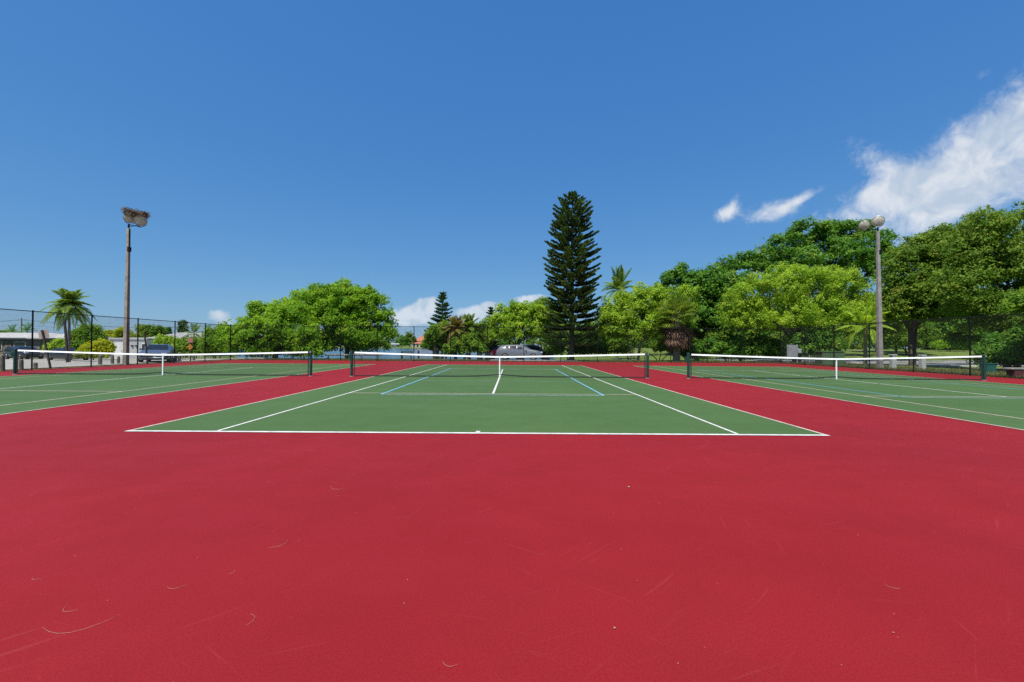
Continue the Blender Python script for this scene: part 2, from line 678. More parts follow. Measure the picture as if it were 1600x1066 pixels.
# ------------------------------------------------------------------ tennis nets
M_netcord = simple('black_net_cord', (0.022, 0.026, 0.026), 0.8)
M_band = simple('white_net_band', (0.86, 0.86, 0.85), 0.75, 0, .06, 5, .2, 60)
M_post = simple('dark_green_post_paint', (0.010, 0.060, 0.045), 0.4, 0, .2, 5)
M_steel = simple('dull_galvanised_steel', (0.42, 0.43, 0.44), 0.5, 0.6, .12, 8)
M_dark = simple('black_coated_metal', (0.010, 0.011, 0.012), 0.6, 0, .1, 8, spec=.12)


def net_top(u):
    """height of the net cable, u = metres from the middle"""
    a = min(1.0, abs(u) / 6.40)
    return 0.914 + (1.07 - 0.914) * (a ** 1.25)


def net_bottom(u):
    return 0.035 + 0.085 * math.exp(-(abs(u) / 0.75) ** 1.3)


NET_LABEL = ('black tennis net with white band on the court beside the parking lot',
             'black tennis net with white band across the court straight ahead',
             'black tennis net with white band on the court beside the shady trees')
for ci, cx in enumerate(CX):
    t = empty('tennis_net', (cx, YN, 0))
    tag(t, NET_LABEL[ci], 'tennis net', 'tennis nets across the three courts')
    N = 48
    us = [-6.30 + 12.60 * i / N for i in range(N + 1)]
    band = MB()
    for sy in (-1, 1):
        for a, b_ in zip(us[:-1], us[1:]):
            y, yb = sy * .008, sy * .026
            q4 = [(a, yb, net_top(a) - .058), (b_, yb, net_top(b_) - .058), (b_, y, net_top(b_) + .006), (a, y, net_top(a) + .006)]
            band.poly(q4 if sy < 0 else q4[::-1])
    for a, b_ in zip(us[:-1], us[1:]):
        band.quad((a, -.008, net_top(a) + .006), (b_, -.008, net_top(b_) + .006), (b_, .008, net_top(b_) + .006), (a, .008, net_top(a) + .006))
    band.build('headband', M_band, t)
    hem = MB()
    for a, b_ in zip(us[:-1], us[1:]):
        for y in (-.006, .006):
            hem.quad((a, y, net_bottom(a) - .02), (b_, y, net_bottom(b_) - .02), (b_, y, net_bottom(b_) + .025), (a, y, net_bottom(a) + .025))
    hem.build('bottom_hem', M_netcord, t)
    cord = MB()
    for i in range(281):
        u = -6.30 + .045 * i
        cord.tube([(u, 0, net_bottom(u)), (u, 0, net_top(u) - .05)], .0016, 3, False)
    for j in range(1, 22):
        f = j / 22
        pts = [(u, .003, net_bottom(u) + (net_top(u) - .05 - net_bottom(u)) * f) for u in us[::3]]
        cord.tube(pts, .0016, 3, False)
        if j > 15:      # doubled cords in the top rows
            cord.tube([(p[0], -.004, p[2] + .012) for p in pts], .0016, 3, False)
    cord.build('net_mesh', M_netcord, t)
    for sx in (-1, 1):
        e = MB()
        e.box((sx * 6.315, 0, .54), (.045, .014, 1.0))
        e.build('side_tape', M_netcord, t)
        p = MB()
        p.lathe([(.056, 0.0), (.056, 1.07), (.062, 1.075), (.062, 1.10), (.045, 1.115)], 14, Matrix.Translation((sx * 6.43, 0, 0)))
        po = p.build('net_post', M_post, t)
        c = MB()
        c.lathe([(.085, 0), (.085, .012), (.065, .02)], 14, Matrix.Translation((sx * 6.43, 0, 0.0)))
        c.build('ground_sleeve', M_steel, po)
        if sx < 0:
            c = MB()
            c.box((-6.52, 0, .86), (.09, .11, .20))
            c.tube([(-6.57, -.02, .86), (-6.62, -.02, .86), (-6.62, -.16, .80)], .011, 6)
            c.build('winch', M_post, po)
        else:
            c = MB()
            c.tube([(6.43, -.06, 1.05), (6.43, -.075, 1.05)], .035, 10)
            c.build('cable_hook', M_steel, po)
    st = MB()
    zt = net_top(0)
    st.box((0, -.014, zt / 2 + .005), (.05, .006, zt))
    st.box((0, .014, zt / 2 + .005), (.05, .006, zt))
    st.box((0, 0, zt + .012), (.05, .034, .006))
    st.build('center_strap', M_band, t)
    an = MB()
    an.box((0, 0, .012), (.06, .05, .012))
    an.build('strap_anchor', M_steel, t)

# ------------------------------------------------------------------ chain link fences
FH = 2.98


def fence(name, p0, p1, offs, label, corner=(False, False)):
    """chain link fence from p0 to p1 (ground points); offs = distances of the posts from p0"""
    p0 = Vector(p0)
    p1 = Vector(p1)
    L = (p1 - p0).length
    ang = math.atan2(p1.y - p0.y, p1.x - p0.x)
    root = empty(name, p0, ang)
    tag(root, label, 'fence', 'black chain link fences around the courts')
    for o in offs:
        thick = .045 if (o < .1 or o > L - .1) else .034
        p = MB()
        p.tube([(o, 0, -.05), (o, 0, FH + .02)], thick, 8)
        p.lathe([(thick + .008, FH - .01), (thick + .008, FH + .03), (thick * .5, FH + .06), (.002, FH + .065)], 8, Matrix.Translation((o, 0, 0)))
        p.build('fence_post', M_dark, root)
    MB().tube([(0, .0, FH), (L, .0, FH)], .021, 6).build('top_rail', M_dark, root)
    MB().tube([(0, .03, .06), (L, .03, .06)], .012, 5).build('bottom_wire', M_dark, root)
    mesh = MB()
    y = .036
    H = FH - .04
    step = .075
    k = -H
    r = .0023
    while k < L:
        for sg in (0, 1):
            a, b_ = (k, .05), (k + H, .05 + H)
            u0, z0 = a
            u1, z1 = b_
            if u0 < 0:
                z0 += -u0
                u0 = 0
            if u1 > L:
                z1 -= u1 - L
                u1 = L
            if u1 - u0 > .02:
                if sg:
                    z0, z1 = H + .10 - z0, H + .10 - z1
                yy = y + (.004 if sg else 0)
                mesh.tube([(u0, yy, z0), (u1, yy, z1)], r, 3, False)
        k += step
    mesh.build('chain_link_mesh', M_dark, root)
    return root


yl = [36.9 - 3.05 * i for i in range(10)]
fence('chain_link_fence', (XL, YF - 3.05 * 9, 0), (XL, YF - .06, 0), [3.05 * i for i in range(9)],
      'black chain link fence along the parking lot edge of the courts')
fence('chain_link_fence', (XL, YF, 0), (XR, YF, 0), [47.7 / 15 * i for i in range(16)],
      'black chain link fence crossing behind all three courts')
fence('chain_link_fence', (XR, YF - 3.05 * 9, 0), (XR, YF - .06, 0), [3.05 * i for i in range(9)],
      'black chain link fence along the shady tree edge of the courts')

# ------------------------------------------------------------------ foliage tools
M_bark = simple('grey_brown_bark', (0.115, 0.090, 0.068), 0.9, 0, .28, 4, .8, 14)
M_bark_pale = simple('pale_bark', (0.27, 0.23, 0.18), 0.9, 0, .25, 4, .6, 12)
M_bark_palm = simple('palm_bark', (0.20, 0.175, 0.145), 0.9, 0, .22, 7, .7, 18)


def unit(v):
    return v / np.maximum(np.linalg.norm(v, axis=-1, keepdims=True), 1e-9)


def leaf_quads(C, N, size, aspect=0.55, droop=0.0):
    """diamond leaves at C facing N"""
    n = len(C)
    rnd = rng.normal(size=(n, 3))
    T = unit(np.cross(N, rnd))
    T[:, 2] -= droop
    T = unit(T)
    B = unit(np.cross(N, T))
    s = size[:, None]
    V = np.empty((n, 4, 3))
    V[:, 0] = C - T * s * .5
    V[:, 1] = C + B * s * aspect * .5 + T * s * .06
    V[:, 2] = C + T * s * .5
    V[:, 3] = C - B * s * aspect * .5 + T * s * .06
    return V


def foliage(lobes, n_clump, per, leaf, clump_r, flat=0.9, shell=(0.62, 1.02), up=0.5):
    """lobes: (cx,cy,cz,rx,ry,rz). Leaves gathered in uneven clumps over the lobes' volume."""
    lob = np.array(lobes, float)
    wgt = (lob[:, 3] * lob[:, 4] * lob[:, 5]) ** (2 / 3)
    idx = rng.choice(len(lob), size=n_clump, p=wgt / wgt.sum())
    d = unit(rng.normal(size=(n_clump, 3)))
    d[:, 2] = np.where(d[:, 2] < -.75, -d[:, 2], d[:, 2])
    rad = rng.uniform(shell[0], shell[1], n_clump) * (1 + .10 * rng.normal(size=n_clump))
    inner = rng.random(n_clump) < .16
    rad = np.where(inner, rng.uniform(.2, .65, n_clump), rad)
    outl = rng.random(n_clump) < .10
    rad = np.where(outl, rng.uniform(1.05, 1.28, n_clump), rad)
    P = lob[idx, :3] + d * lob[idx, 3:] * rad[:, None]
    cr = clump_r * rng.uniform(.45, 1.5, n_clump) * np.where(outl, .6, 1.0)
    ct = np.clip(rng.normal(.48, .27, n_clump), 0, 1)
    cnt = np.maximum(6, (per * (cr / clump_r) ** 2 * rng.uniform(.7, 1.2, n_clump)).astype(int))
    ci = np.repeat(np.arange(n_clump), cnt)
    n = len(ci)
    o = unit(rng.normal(size=(n, 3)))
    o[:, 2] = np.where(o[:, 2] < -.6, np.abs(o[:, 2]) * .6, o[:, 2])
    rr = rng.random(n) ** .45
    off = o * (rr * cr[ci])[:, None]
    off[:, 2] *= flat
    C = P[ci] + off
    nrm = unit(o * .70 + d[ci] * .45 + np.array([0, 0, up * .55]) + rng.normal(size=(n, 3)) * .60)
    size = leaf * 1.22 * rng.uniform(.65, 1.35, n)
    V = leaf_quads(C, nrm, size)
    tint = np.clip(ct[ci] + rng.normal(0, .16, n), 0, 1)
    return V, tint, P


def limb_path(a, b, bend, n=5):
    a, b = Vector(a), Vector(b)
    L = (b - a).length
    o1 = Vector((random.uniform(-1, 1), random.uniform(-1, 1), random.uniform(-.2, .5))) * L * bend
    out = []
    for i in range(n + 1):
        t = i / n
        out.append(a.lerp(b, t) + o1 * (math.sin(t * math.pi)) + Vector((0, 0, L * .10 * math.sin(t * math.pi))))
    return out


def px_lobes(L, d, deep=1.0):
    """lobes measured in the photograph (px, py, rx, ry[, nearer/farther metres]) at the tree's distance"""
    out = []
    for l in L:
        dd = d + (l[4] if len(l) > 4 else 0)
        c = at(l[0], l[1], dd)
        k = dd / F_PX
        out.append((c.x, dd, c.z, l[2] * k, max(l[2], l[3]) * k * deep, l[3] * k))
    return out


def tree(name, label, px, d, L, mat, n_clump, per=70, leaf=.16, clump_r=.55, bark=None, trunks=1, tr=.18, cat='tree',
         group=None, deep=.9, flat=.95, fork=None, up=.5, shell=(.62, 1.02), twigs=5):
    b = base(px, d)
    root = empty(name, b)
    tag(root, label, cat, group)
    lob = px_lobes(L, d, deep)
    lob = [(l[0] - b.x, l[1] - b.y, l[2] - b.z, l[3], l[4], l[5]) for l in lob]
    V, tint, P = foliage(lob, n_clump, per, leaf, clump_r, flat, shell, up)
    V[:, :, 2] = np.maximum(V[:, :, 2], 0.02)
    np_quads('crown' if cat == 'tree' else 'foliage', V, mat, tint, root)
    tb = MB()
    trunks = min(trunks, len(lob))
    top = max(l[2] for l in lob)
    fz = fork if fork else max(.5, top * .28)
    for k in range(trunks):
        sp = 0 if trunks == 1 else .35
        bx, by = random.uniform(-sp, sp), random.uniform(-sp, sp)
        fx, fy = bx * 2.2 + random.uniform(-.15, .15), by * 2.2 + random.uniform(-.15, .15)
        f = Vector((fx, fy, fz))
        tb.tube([(bx, by, -.15), (bx, by, .05), (bx * 1.3, by * 1.3, fz * .5), f], [tr * 1.5, tr * 1.15, tr * .95, tr * .85], 8)
        for li, l in enumerate(lob):
            if li % trunks != k:
                continue
            e = Vector(l[:3])
            pth = limb_path(f, e, .10)
            n = len(pth)
            tb.tube(pth, [tr * (.72 - .55 * i / (n - 1)) for i in range(n)], 6)
            for _ in range(twigs):
                q = random.choice(pth[2:])
                sel = P[rng.integers(len(P))]
                dd = np.linalg.norm(P - np.array(e), axis=1)
                cand = np.argsort(dd)[: max(4, len(P) // len(lob))]
                sel = P[rng.choice(cand)]
                pt = limb_path(q, sel, .12, 3)
                tb.tube(pt, [tr * .22, tr * .17, tr * .12, tr * .06], 4)
    tb.build('trunk' if cat == 'tree' else 'stem', bark or M_bark, root, smooth=True)
    return root


# leaf colours (albedo)
LF_bright = leaf_mat('leaf_bright_green', (0.090, 0.224, 0.015), (0.291, 0.482, 0.029), .50, .6, spec=.15)
LF_lime = leaf_mat('leaf_yellow_green', (0.140, 0.274, 0.020), (0.403, 0.560, 0.050), .50, .6, spec=.15)
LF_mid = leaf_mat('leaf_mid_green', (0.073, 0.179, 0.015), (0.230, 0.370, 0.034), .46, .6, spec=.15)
LF_dark = leaf_mat('leaf_deep_and_shade_green', (0.040, 0.134, 0.012), (0.151, 0.314, 0.027), .40, .55, spec=.2)  # deep green leaves; on understory plants the dark colour also stands in for shade
LF_olive = leaf_mat('leaf_olive', (0.067, 0.151, 0.016), (0.224, 0.336, 0.040), .44, .6, spec=.15)
LF_gold = leaf_mat('leaf_gold_croton', (0.179, 0.291, 0.015), (0.560, 0.538, 0.022), .46, .6, spec=.15)
LF_pine = leaf_mat('needle_dark_green', (0.032, 0.078, 0.024), (0.125, 0.210, 0.055), .26, .6, spec=.15)
LF_palm = leaf_mat('palm_frond_green', (0.075, 0.165, 0.020), (0.220, 0.320, 0.045), .42, .5, spec=.2)
LF_palmy = leaf_mat('palm_frond_yellowing', (0.110, 0.130, 0.028), (0.300, 0.220, 0.045), .30)
LF_dead = leaf_mat('palm_frond_dead', (0.075, 0.042, 0.026), (0.21, 0.125, 0.075), .15, .8)

# ------------------------------------------------------------------ trees
tree('ficus_tree', 'low rounded bright green tree by the corner of the fence', 432, 42,
     [(398, 522, 36, 32), (448, 512, 40, 32, -.6), (478, 535, 22, 24, -2), (372, 535, 26, 24), (425, 500, 36, 24, .8),
      (458, 490, 24, 15, .8), (398, 478, 8, 7), (362, 520, 16, 18, .8), (440, 535, 34, 18, .5), (486, 552, 14, 10, -2.4), (440, 549, 36, 10, .5), (392, 549, 30, 10), (468, 548, 26, 12, -1.5)],
     LF_bright, 620, 78, .19, .52, trunks=4, tr=.11, group='broad trees between the courts and the water')
tree('ficus_tree', 'taller dense green tree with domed crown beside the water', 545, 47,
     [(490, 482, 38, 28), (535, 472, 46, 26), (576, 485, 34, 28), (594, 515, 24, 28), (530, 515, 56, 32, 2), (560, 520, 40, 28, -1.2),
      (535, 454, 24, 12), (470, 478, 22, 18, 1), (505, 462, 22, 14), (562, 462, 24, 14), (606, 522, 12, 14), (515, 500, 40, 28, -1.6), (530, 541, 46, 13, 1), (575, 538, 30, 15), (500, 540, 34, 14, 1)],
     LF_bright, 1000, 78, .20, .58, trunks=3, tr=.19, group='broad trees between the courts and the water')
tree('buttonwood_tree', 'small yellow-green tree behind the grey parked car', 812, 46,
     [(790, 502, 26, 20), (832, 497, 28, 20), (815, 517, 40, 18), (846, 515, 18, 18), (776, 522, 14, 14), (812, 486, 24, 12)],
     LF_lime, 420, 70, .18, .48, trunks=3, tr=.09)
tree('almond_tree', 'green treetop showing just left of the tall pine', 850, 54,
     [(848, 480, 18, 11), (866, 500, 18, 22), (838, 488, 16, 10)], LF_mid, 170, 70, .2, .5, tr=.14)
tree('seagrape_shrub', 'leafy green shrub beside the small pine at the water', 682, 47,
     [(680, 524, 15, 16), (696, 520, 11, 15), (672, 533, 9, 10)], LF_mid, 130, 60, .16, .40, trunks=2, tr=.06, cat='shrub')
tree('buttonwood_tree', 'thin green tree just right of the yellowing palms', 758, 48,
     [(748, 522, 15, 18), (764, 518, 11, 16), (755, 535, 18, 10)], LF_olive, 170, 60, .17, .42, trunks=2, tr=.07)
tree('oak_tree', 'airy light green tree just right of the tall pine', 992, 43,
     [(965, 492, 30, 24), (1005, 480, 34, 30), (985, 520, 42, 16), (1040, 482, 24, 26), (950, 515, 16, 18), (1025, 458, 22, 12), (975, 472, 18, 12), (1015, 508, 40, 20), (955, 500, 22, 22), (1045, 505, 22, 20), (1070, 470, 20, 22)],
     LF_lime, 860, 62, .16, .46, trunks=4, tr=.09, bark=M_bark_pale)
tree('understory_tree', 'dim green undergrowth behind the foot of the tall pine', 893, 51,
     [(868, 525, 20, 18), (922, 522, 22, 20), (900, 535, 28, 12), (940, 530, 16, 16)], LF_mid, 230, 60, .18, .48, trunks=3, tr=.09)
tree('seagrape_tree', 'dark glossy green tree behind the shaggy fan palm', 1092, 47.5,
     [(1050, 440, 20, 18), (1035, 466, 22, 18), (1090, 452, 38, 26), (1130, 470, 36, 32), (1100, 500, 44, 32), (1128, 522, 38, 24), (1150, 445, 28, 18),
      (1066, 424, 4, 8), (1070, 520, 36, 22, 1.5), (1170, 500, 30, 28)],
     LF_dark, 760, 62, .25, .55, trunks=3, tr=.16)
tree('oak_tree', 'wide feathery yellow-green tree left of the grey light pole', 1245, 41.5,
     [(1160, 472, 34, 28), (1215, 452, 42, 30), (1270, 448, 42, 28), (1320, 458, 36, 30), (1250, 488, 62, 24), (1310, 490, 46, 24), (1182, 505, 28, 22),
      (1345, 465, 18, 22), (1240, 430, 34, 14), (1300, 432, 34, 14), (1180, 446, 24, 16), (1330, 510, 28, 14), (1150, 500, 26, 20), (1215, 505, 40, 16), (1285, 508, 44, 12)],
     LF_lime, 1200, 64, .145, .46, trunks=4, tr=.14, bark=M_bark_pale, twigs=8)
tree('understory_tree', 'shaded low undergrowth under the feathery tree', 1160, 46,
     [(1125, 538, 34, 20), (1175, 540, 32, 20), (1215, 540, 26, 18, 1), (1260, 535, 30, 20, 2), (1090, 545, 24, 14)], LF_mid, 330, 60, .2, .5, trunks=3, tr=.08)
tree('banyan_tree', 'tall spreading dark crown rising behind the feathery tree', 1290, 57,
     [(1225, 388, 32, 22), (1270, 372, 42, 22), (1320, 366, 38, 18), (1368, 388, 28, 28), (1290, 402, 76, 26), (1172, 410, 34, 14), (1215, 418, 44, 14),
      (1388, 410, 22, 26), (1150, 414, 32, 13), (1118, 426, 24, 10), (1350, 352, 12, 8), (1305, 358, 22, 10), (1345, 425, 50, 30)],
     LF_dark, 800, 66, .26, .72, trunks=2, tr=.30, flat=.85)
tree('banyan_tree', 'broad dark green tree just right of the grey light pole', 1425, 41,
     [(1420, 432, 36, 40), (1465, 394, 42, 26), (1445, 462, 54, 32), (1500, 374, 38, 22), (1402, 468, 28, 30), (1480, 432, 48, 44), (1430, 392, 24, 20), (1462, 370, 16, 12), (1410, 400, 16, 14), (1405, 492, 26, 14), (1445, 494, 40, 16), (1490, 488, 36, 18)],
     LF_olive, 1100, 62, .19, .58, trunks=4, tr=.13, flat=.85)
tree('banyan_tree', 'largest dark tree at the picture edge above the bench', 1580, 34,
     [(1545, 362, 44, 30), (1592, 347, 44, 24), (1560, 420, 54, 44), (1615, 420, 56, 54), (1505, 452, 38, 34), (1535, 478, 46, 24), (1650, 385, 56, 48), (1520, 400, 36, 30), (1640, 470, 60, 34), (1560, 505, 44, 16), (1600, 500, 44, 20)],
     LF_olive, 1300, 62, .17, .54, trunks=3, tr=.17, flat=.85)
tree('oak_tree', 'nearer bright bough of leaves cut by the picture edge', 1690, 26,
     [(1596, 480, 22, 20), (1640, 468, 38, 34), (1690, 450, 40, 44), (1660, 500, 40, 24)], LF_mid, 330, 70, .15, .40, trunks=1, tr=.15)
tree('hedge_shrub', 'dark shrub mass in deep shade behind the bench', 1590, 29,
     [(1560, 553, 24, 22), (1600, 548, 36, 30), (1640, 545, 36, 34), (1540, 562, 14, 12)], LF_dark, 300, 60, .17, .42, trunks=4, tr=.05, cat='shrub')  # shade of the big tree is put into the dark leaf colour
tree('background_tree', 'sunlit background tree seen between trunks behind grey light pole', 1400, 78,
     [(1370, 508, 34, 20), (1415, 500, 40, 24), (1390, 480, 40, 20)], LF_mid, 330, 60, .26, .8, tr=.2)
tree('background_tree', 'background tree across the road behind the white bollards', 1480, 96,
     [(1445, 515, 40, 18), (1490, 512, 46, 18), (1540, 505, 46, 26), (1500, 480, 60, 24)], LF_mid, 420, 60, .32, 1.0, tr=.25)
tree('background_tree', 'dark background tree behind the green utility box', 1270, 70,
     [(1230, 505, 40, 28), (1290, 505, 40, 28), (1330, 490, 40, 28), (1260, 470, 50, 30)], LF_dark, 420, 60, .28, .8, tr=.22)
tree('background_tree', 'background tree behind the dark bench shrub', 1600, 62,
     [(1570, 520, 40, 34), (1620, 510, 44, 40), (1660, 500, 50, 50)], LF_dark, 380, 60, .26, .8, tr=.22)
tree('background_tree', 'dim background trees behind the glossy seagrape', 1080, 72,
     [(1040, 515, 34, 24), (1090, 505, 40, 30), (1140, 510, 40, 30), (1185, 500, 36, 34)], LF_mid, 380, 60, .28, .8, tr=.22)
tree('clipped_hedge', 'clipped green hedge on the sunny bank beyond the road', 1486, 84,
     [(1470, 540, 10, 6), (1484, 539, 12, 7), (1500, 540, 12, 7)], LF_bright, 150, 60, .2, .5, trunks=3, tr=.05, cat='hedge', shell=(.8, 1.0))
tree('understory_tree', 'leafy thicket right of the tall pine behind the airy tree', 985, 54,
     [(950, 528, 24, 18), (990, 522, 26, 16), (1045, 528, 26, 20), (1068, 540, 24, 14), (935, 540, 18, 12)], LF_mid, 300, 60, .24, .6, trunks=3, tr=.08)
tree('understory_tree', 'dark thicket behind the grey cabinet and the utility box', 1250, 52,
     [(1200, 535, 34, 22), (1250, 530, 40, 24), (1300, 525, 36, 18), (1150, 535, 34, 22), (1330, 500, 30, 20)], LF_dark, 420, 60, .26, .6, trunks=4, tr=.08)  # understory shade painted in by the dark leaf colour
tree('understory_tree', 'sunlit thicket behind the arching palm fronds', 1375, 60,
     [(1345, 505, 30, 20), (1390, 508, 30, 18), (1420, 500, 30, 18), (1375, 525, 18, 10)], LF_mid, 330, 60, .26, .65, trunks=3, tr=.09)
tree('understory_tree', 'dark thicket under the broad tree right of the bollards', 1530, 50,
     [(1520, 530, 28, 22), (1560, 528, 36, 28), (1610, 530, 40, 30), (1490, 512, 30, 14)], LF_dark, 420, 60, .25, .6, trunks=4, tr=.09)  # dark leaves stand in for the shade beneath the canopy
for i_, (px_, d_, lab_) in enumerate(((890, 118, 'far treeline tree directly behind the tall pine trunk'), (945, 112, 'far treeline tree beneath the coconut palm crown'),
                                      (1000, 120, 'far treeline tree behind the airy tree trunks'), (1060, 115, 'far treeline tree behind the shaggy fan palm'),
                                      (1130, 120, 'far treeline tree behind the glossy seagrape trunks'), (1210, 118, 'far treeline tree behind the grey cabinet'),
                                      (1290, 122, 'far treeline tree behind the green utility box'), (1350, 128, 'far treeline tree left of the grey light pole foot'),
                                      (1420, 135, 'far treeline tree between the two pale bollards'), (1478, 128, 'far treeline tree behind the clipped hedge'), (1520, 124, 'far treeline tree just right of the clipped hedge'),
                                      (1560, 128, 'far treeline tree farthest right behind the bench shrub'))):
    tree('treeline_tree', lab_, px_, d_, [(px_ - 22, 530, 24, 12), (px_ + 20, 529, 26, 13), (px_, 522, 26, 13), (px_ - 5, 538, 34, 8), (px_ + 4, 544, 36, 5)],
         (LF_mid, LF_olive, LF_dark)[i_ % 3], 220, 46, .42, 1.1, tr=.2, group='treeline beyond the park', twigs=2)
tree('understory_shrub', 'dark bushes at the fence foot between fan palm and cabinet', 1140, 42.5,
     [(1085, 552, 18, 12), (1115, 546, 24, 17), (1150, 548, 24, 16), (1185, 545, 24, 18), (1212, 550, 16, 14)], LF_dark, 330, 56, .19, .42, trunks=4, tr=.05, cat='shrub')  # darkness under the canopy comes from the leaf colour
tree('understory_shrub', 'dark bushes behind the green utility box', 1290, 40,
     [(1255, 542, 22, 18), (1285, 540, 24, 20), (1270, 525, 26, 14, 1)], LF_dark, 240, 56, .19, .42, trunks=3, tr=.05, cat='shrub')  # leaf colour darkened to stand for canopy shade
tree('understory_shrub', 'low bushes between the airy tree trunks and the fan palm', 1030, 47,
     [(965, 545, 18, 11), (1040, 540, 20, 15), (1070, 548, 18, 12), (940, 548, 14, 10)], LF_mid, 220, 56, .19, .42, trunks=3, tr=.05, cat='shrub')
tree('understory_shrub', 'bushes around the foot of the tall pine', 890, 46,
     [(868, 546, 16, 11), (905, 548, 16, 10), (925, 545, 16, 12)], LF_dark, 170, 56, .19, .42, trunks=3, tr=.05, cat='shrub')  # shade at the pine's foot is put into the leaf colour
tree('understory_tree', 'mid green trees closing the gap right of the grey pole', 1420, 72,
     [(1395, 520, 22, 16), (1425, 518, 26, 18), (1450, 512, 24, 16), (1408, 535, 24, 9)], LF_mid, 330, 56, .28, .7, trunks=3, tr=.09)
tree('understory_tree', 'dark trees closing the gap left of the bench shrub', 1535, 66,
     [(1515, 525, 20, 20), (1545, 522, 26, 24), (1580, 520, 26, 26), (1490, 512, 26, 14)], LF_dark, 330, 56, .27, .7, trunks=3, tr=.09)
tree('palm_base_shrub', 'green shrubs around the feet of the yellowing palms', 722, 45.5,
     [(712, 545, 16, 12), (732, 540, 16, 14), (722, 530, 18, 10, .8), (748, 546, 12, 9)], LF_mid, 190, 60, .18, .4, trunks=3, tr=.05, cat='shrub')
# left side planting
tree('garden_tree', 'dark rounded tree behind the royal palm trunk', 136, 58,
     [(120, 532, 12, 13), (138, 523, 17, 13), (150, 534, 14, 12), (132, 542, 20, 10)], LF_mid, 260, 55, .22, .6, tr=.13)
tree('croton_shrub', 'golden yellow croton shrub left of the white garage', 148, 47,
     [(146, 549, 14, 11), (160, 544, 11, 11), (132, 553, 8, 8), (168, 552, 6, 8)], LF_gold, 190, 60, .20, .38, trunks=4, tr=.03, cat='shrub', up=.2)
tree('garden_shrub', 'pale green shrub in front of the carport house', 90, 52,
     [(92, 543, 12, 9), (80, 547, 8, 7), (100, 548, 8, 7)], LF_lime, 120, 55, .18, .4, trunks=3, tr=.04, cat='shrub')
tree('garden_shrub', 'green shrub right of the parked blue car', 262, 48,
     [(258, 540, 13, 13), (272, 545, 12, 12), (248, 548, 8, 9)], LF_lime, 170, 55, .19, .42, trunks=4, tr=.04, cat='shrub', up=.2)
tree('garden_shrub', 'green shrub behind the orange road sign', 305, 47,
     [(298, 542, 16, 14), (318, 543, 15, 15), (286, 550, 10, 9)], LF_mid, 200, 55, .22, .45, trunks=4, tr=.04, cat='shrub', up=.2)
tree('garden_shrub', 'tall green thicket against the low bright tree', 340, 46,
     [(336, 535, 15, 20), (352, 532, 14, 24), (326, 545, 12, 13)], LF_mid, 230, 55, .20, .45, trunks=4, tr=.05, cat='shrub')
tree('distant_tree', 'yellow-green tree over the roofs behind the left light pole', 182, 92,
     [(172, 526, 12, 7), (192, 523, 12, 8), (182, 533, 22, 8)], LF_gold, 150, 50, .34, .7, tr=.16, group='trees over the roofs of the houses')
tree('distant_tree', 'rounded olive tree over the roof beside the garage', 238, 84,
     [(228, 518, 12, 9), (246, 520, 12, 8), (236, 530, 20, 10)], LF_olive, 160, 50, .32, .7, tr=.16, group='trees over the roofs of the houses')
tree('distant_tree', 'narrow dark conifer over the grey roof', 286, 96,
     [(286, 507, 3.4, 5), (286, 517, 5.5, 7), (288, 528, 8, 8)], LF_pine, 110, 50, .3, .5, tr=.15, group='trees over the roofs of the houses')
tree('distant_tree', 'small dark treetop left of a matching one over the roofs', 252, 120,
     [(252, 519, 3.2, 5), (252, 528, 4, 6)], LF_dark, 70, 50, .34, .6, tr=.15, group='trees over the roofs of the houses')
tree('distant_tree', 'small dark treetop nearest the narrow conifer over the roofs', 262, 120,
     [(262, 519, 3.2, 6), (262, 528, 4, 6)], LF_dark, 70, 50, .34, .6, tr=.15, group='trees over the roofs of the houses')
tree('distant_tree', 'grey-green treeline tree behind the carport roof', 10, 115,
     [(0, 526, 14, 7), (20, 528, 16, 6), (-20, 524, 16, 8), (44, 530, 14, 5)], LF_olive, 200, 50, .4, .9, tr=.2, group='trees over the roofs of the houses')
tree('distant_tree', 'low treeline strip right of the carport roof', 92, 140,
     [(82, 531, 14, 4), (104, 531, 14, 4)], LF_mid, 110, 45, .45, .9, tr=.2, group='trees over the roofs of the houses')

# far shore across the water
FAR = [(596, 536, 12, 6), (628, 533, 11, 7), (640, 530, 9, 9), (668, 538, 9, 4), (692, 533, 12, 8), (725, 534, 18, 8), (758, 533, 14, 8), (795, 533, 22, 8), (845, 533, 24, 9)]
far_lab = ['pale tree on the far shore left of the white boathouse', 'bushy tree on the far shore right of the white boathouse',
           'darkest rounded tree on the far shore left of the red roofed house', 'low shrubs in front of the red roofed house across the water',
           'far shore tree behind the trunk of the small pine', 'far shore tree behind the yellowing palms', 'far shore tree behind the thin green tree',
           'far shore tree behind the parked grey car', 'far shore tree left of the tall pine trunk']
for i, (px, py, rx, ry) in enumerate(FAR):
    tree('far_shore_tree', far_lab[i], px, 371 + (i % 3) * 5 if i != 3 else 367.5, [(px, py, rx, ry), (px + rx * .5, py + 3, rx * .7, ry * .6), (px - rx * .5, py + 3, rx * .7, ry * .6), (px, py + ry * .6, rx, ry * .5)],
         (LF_mid, LF_dark, LF_olive)[i % 3], 130, 36, .95, 1.7, tr=.3, group='trees along the far shore', twigs=1)


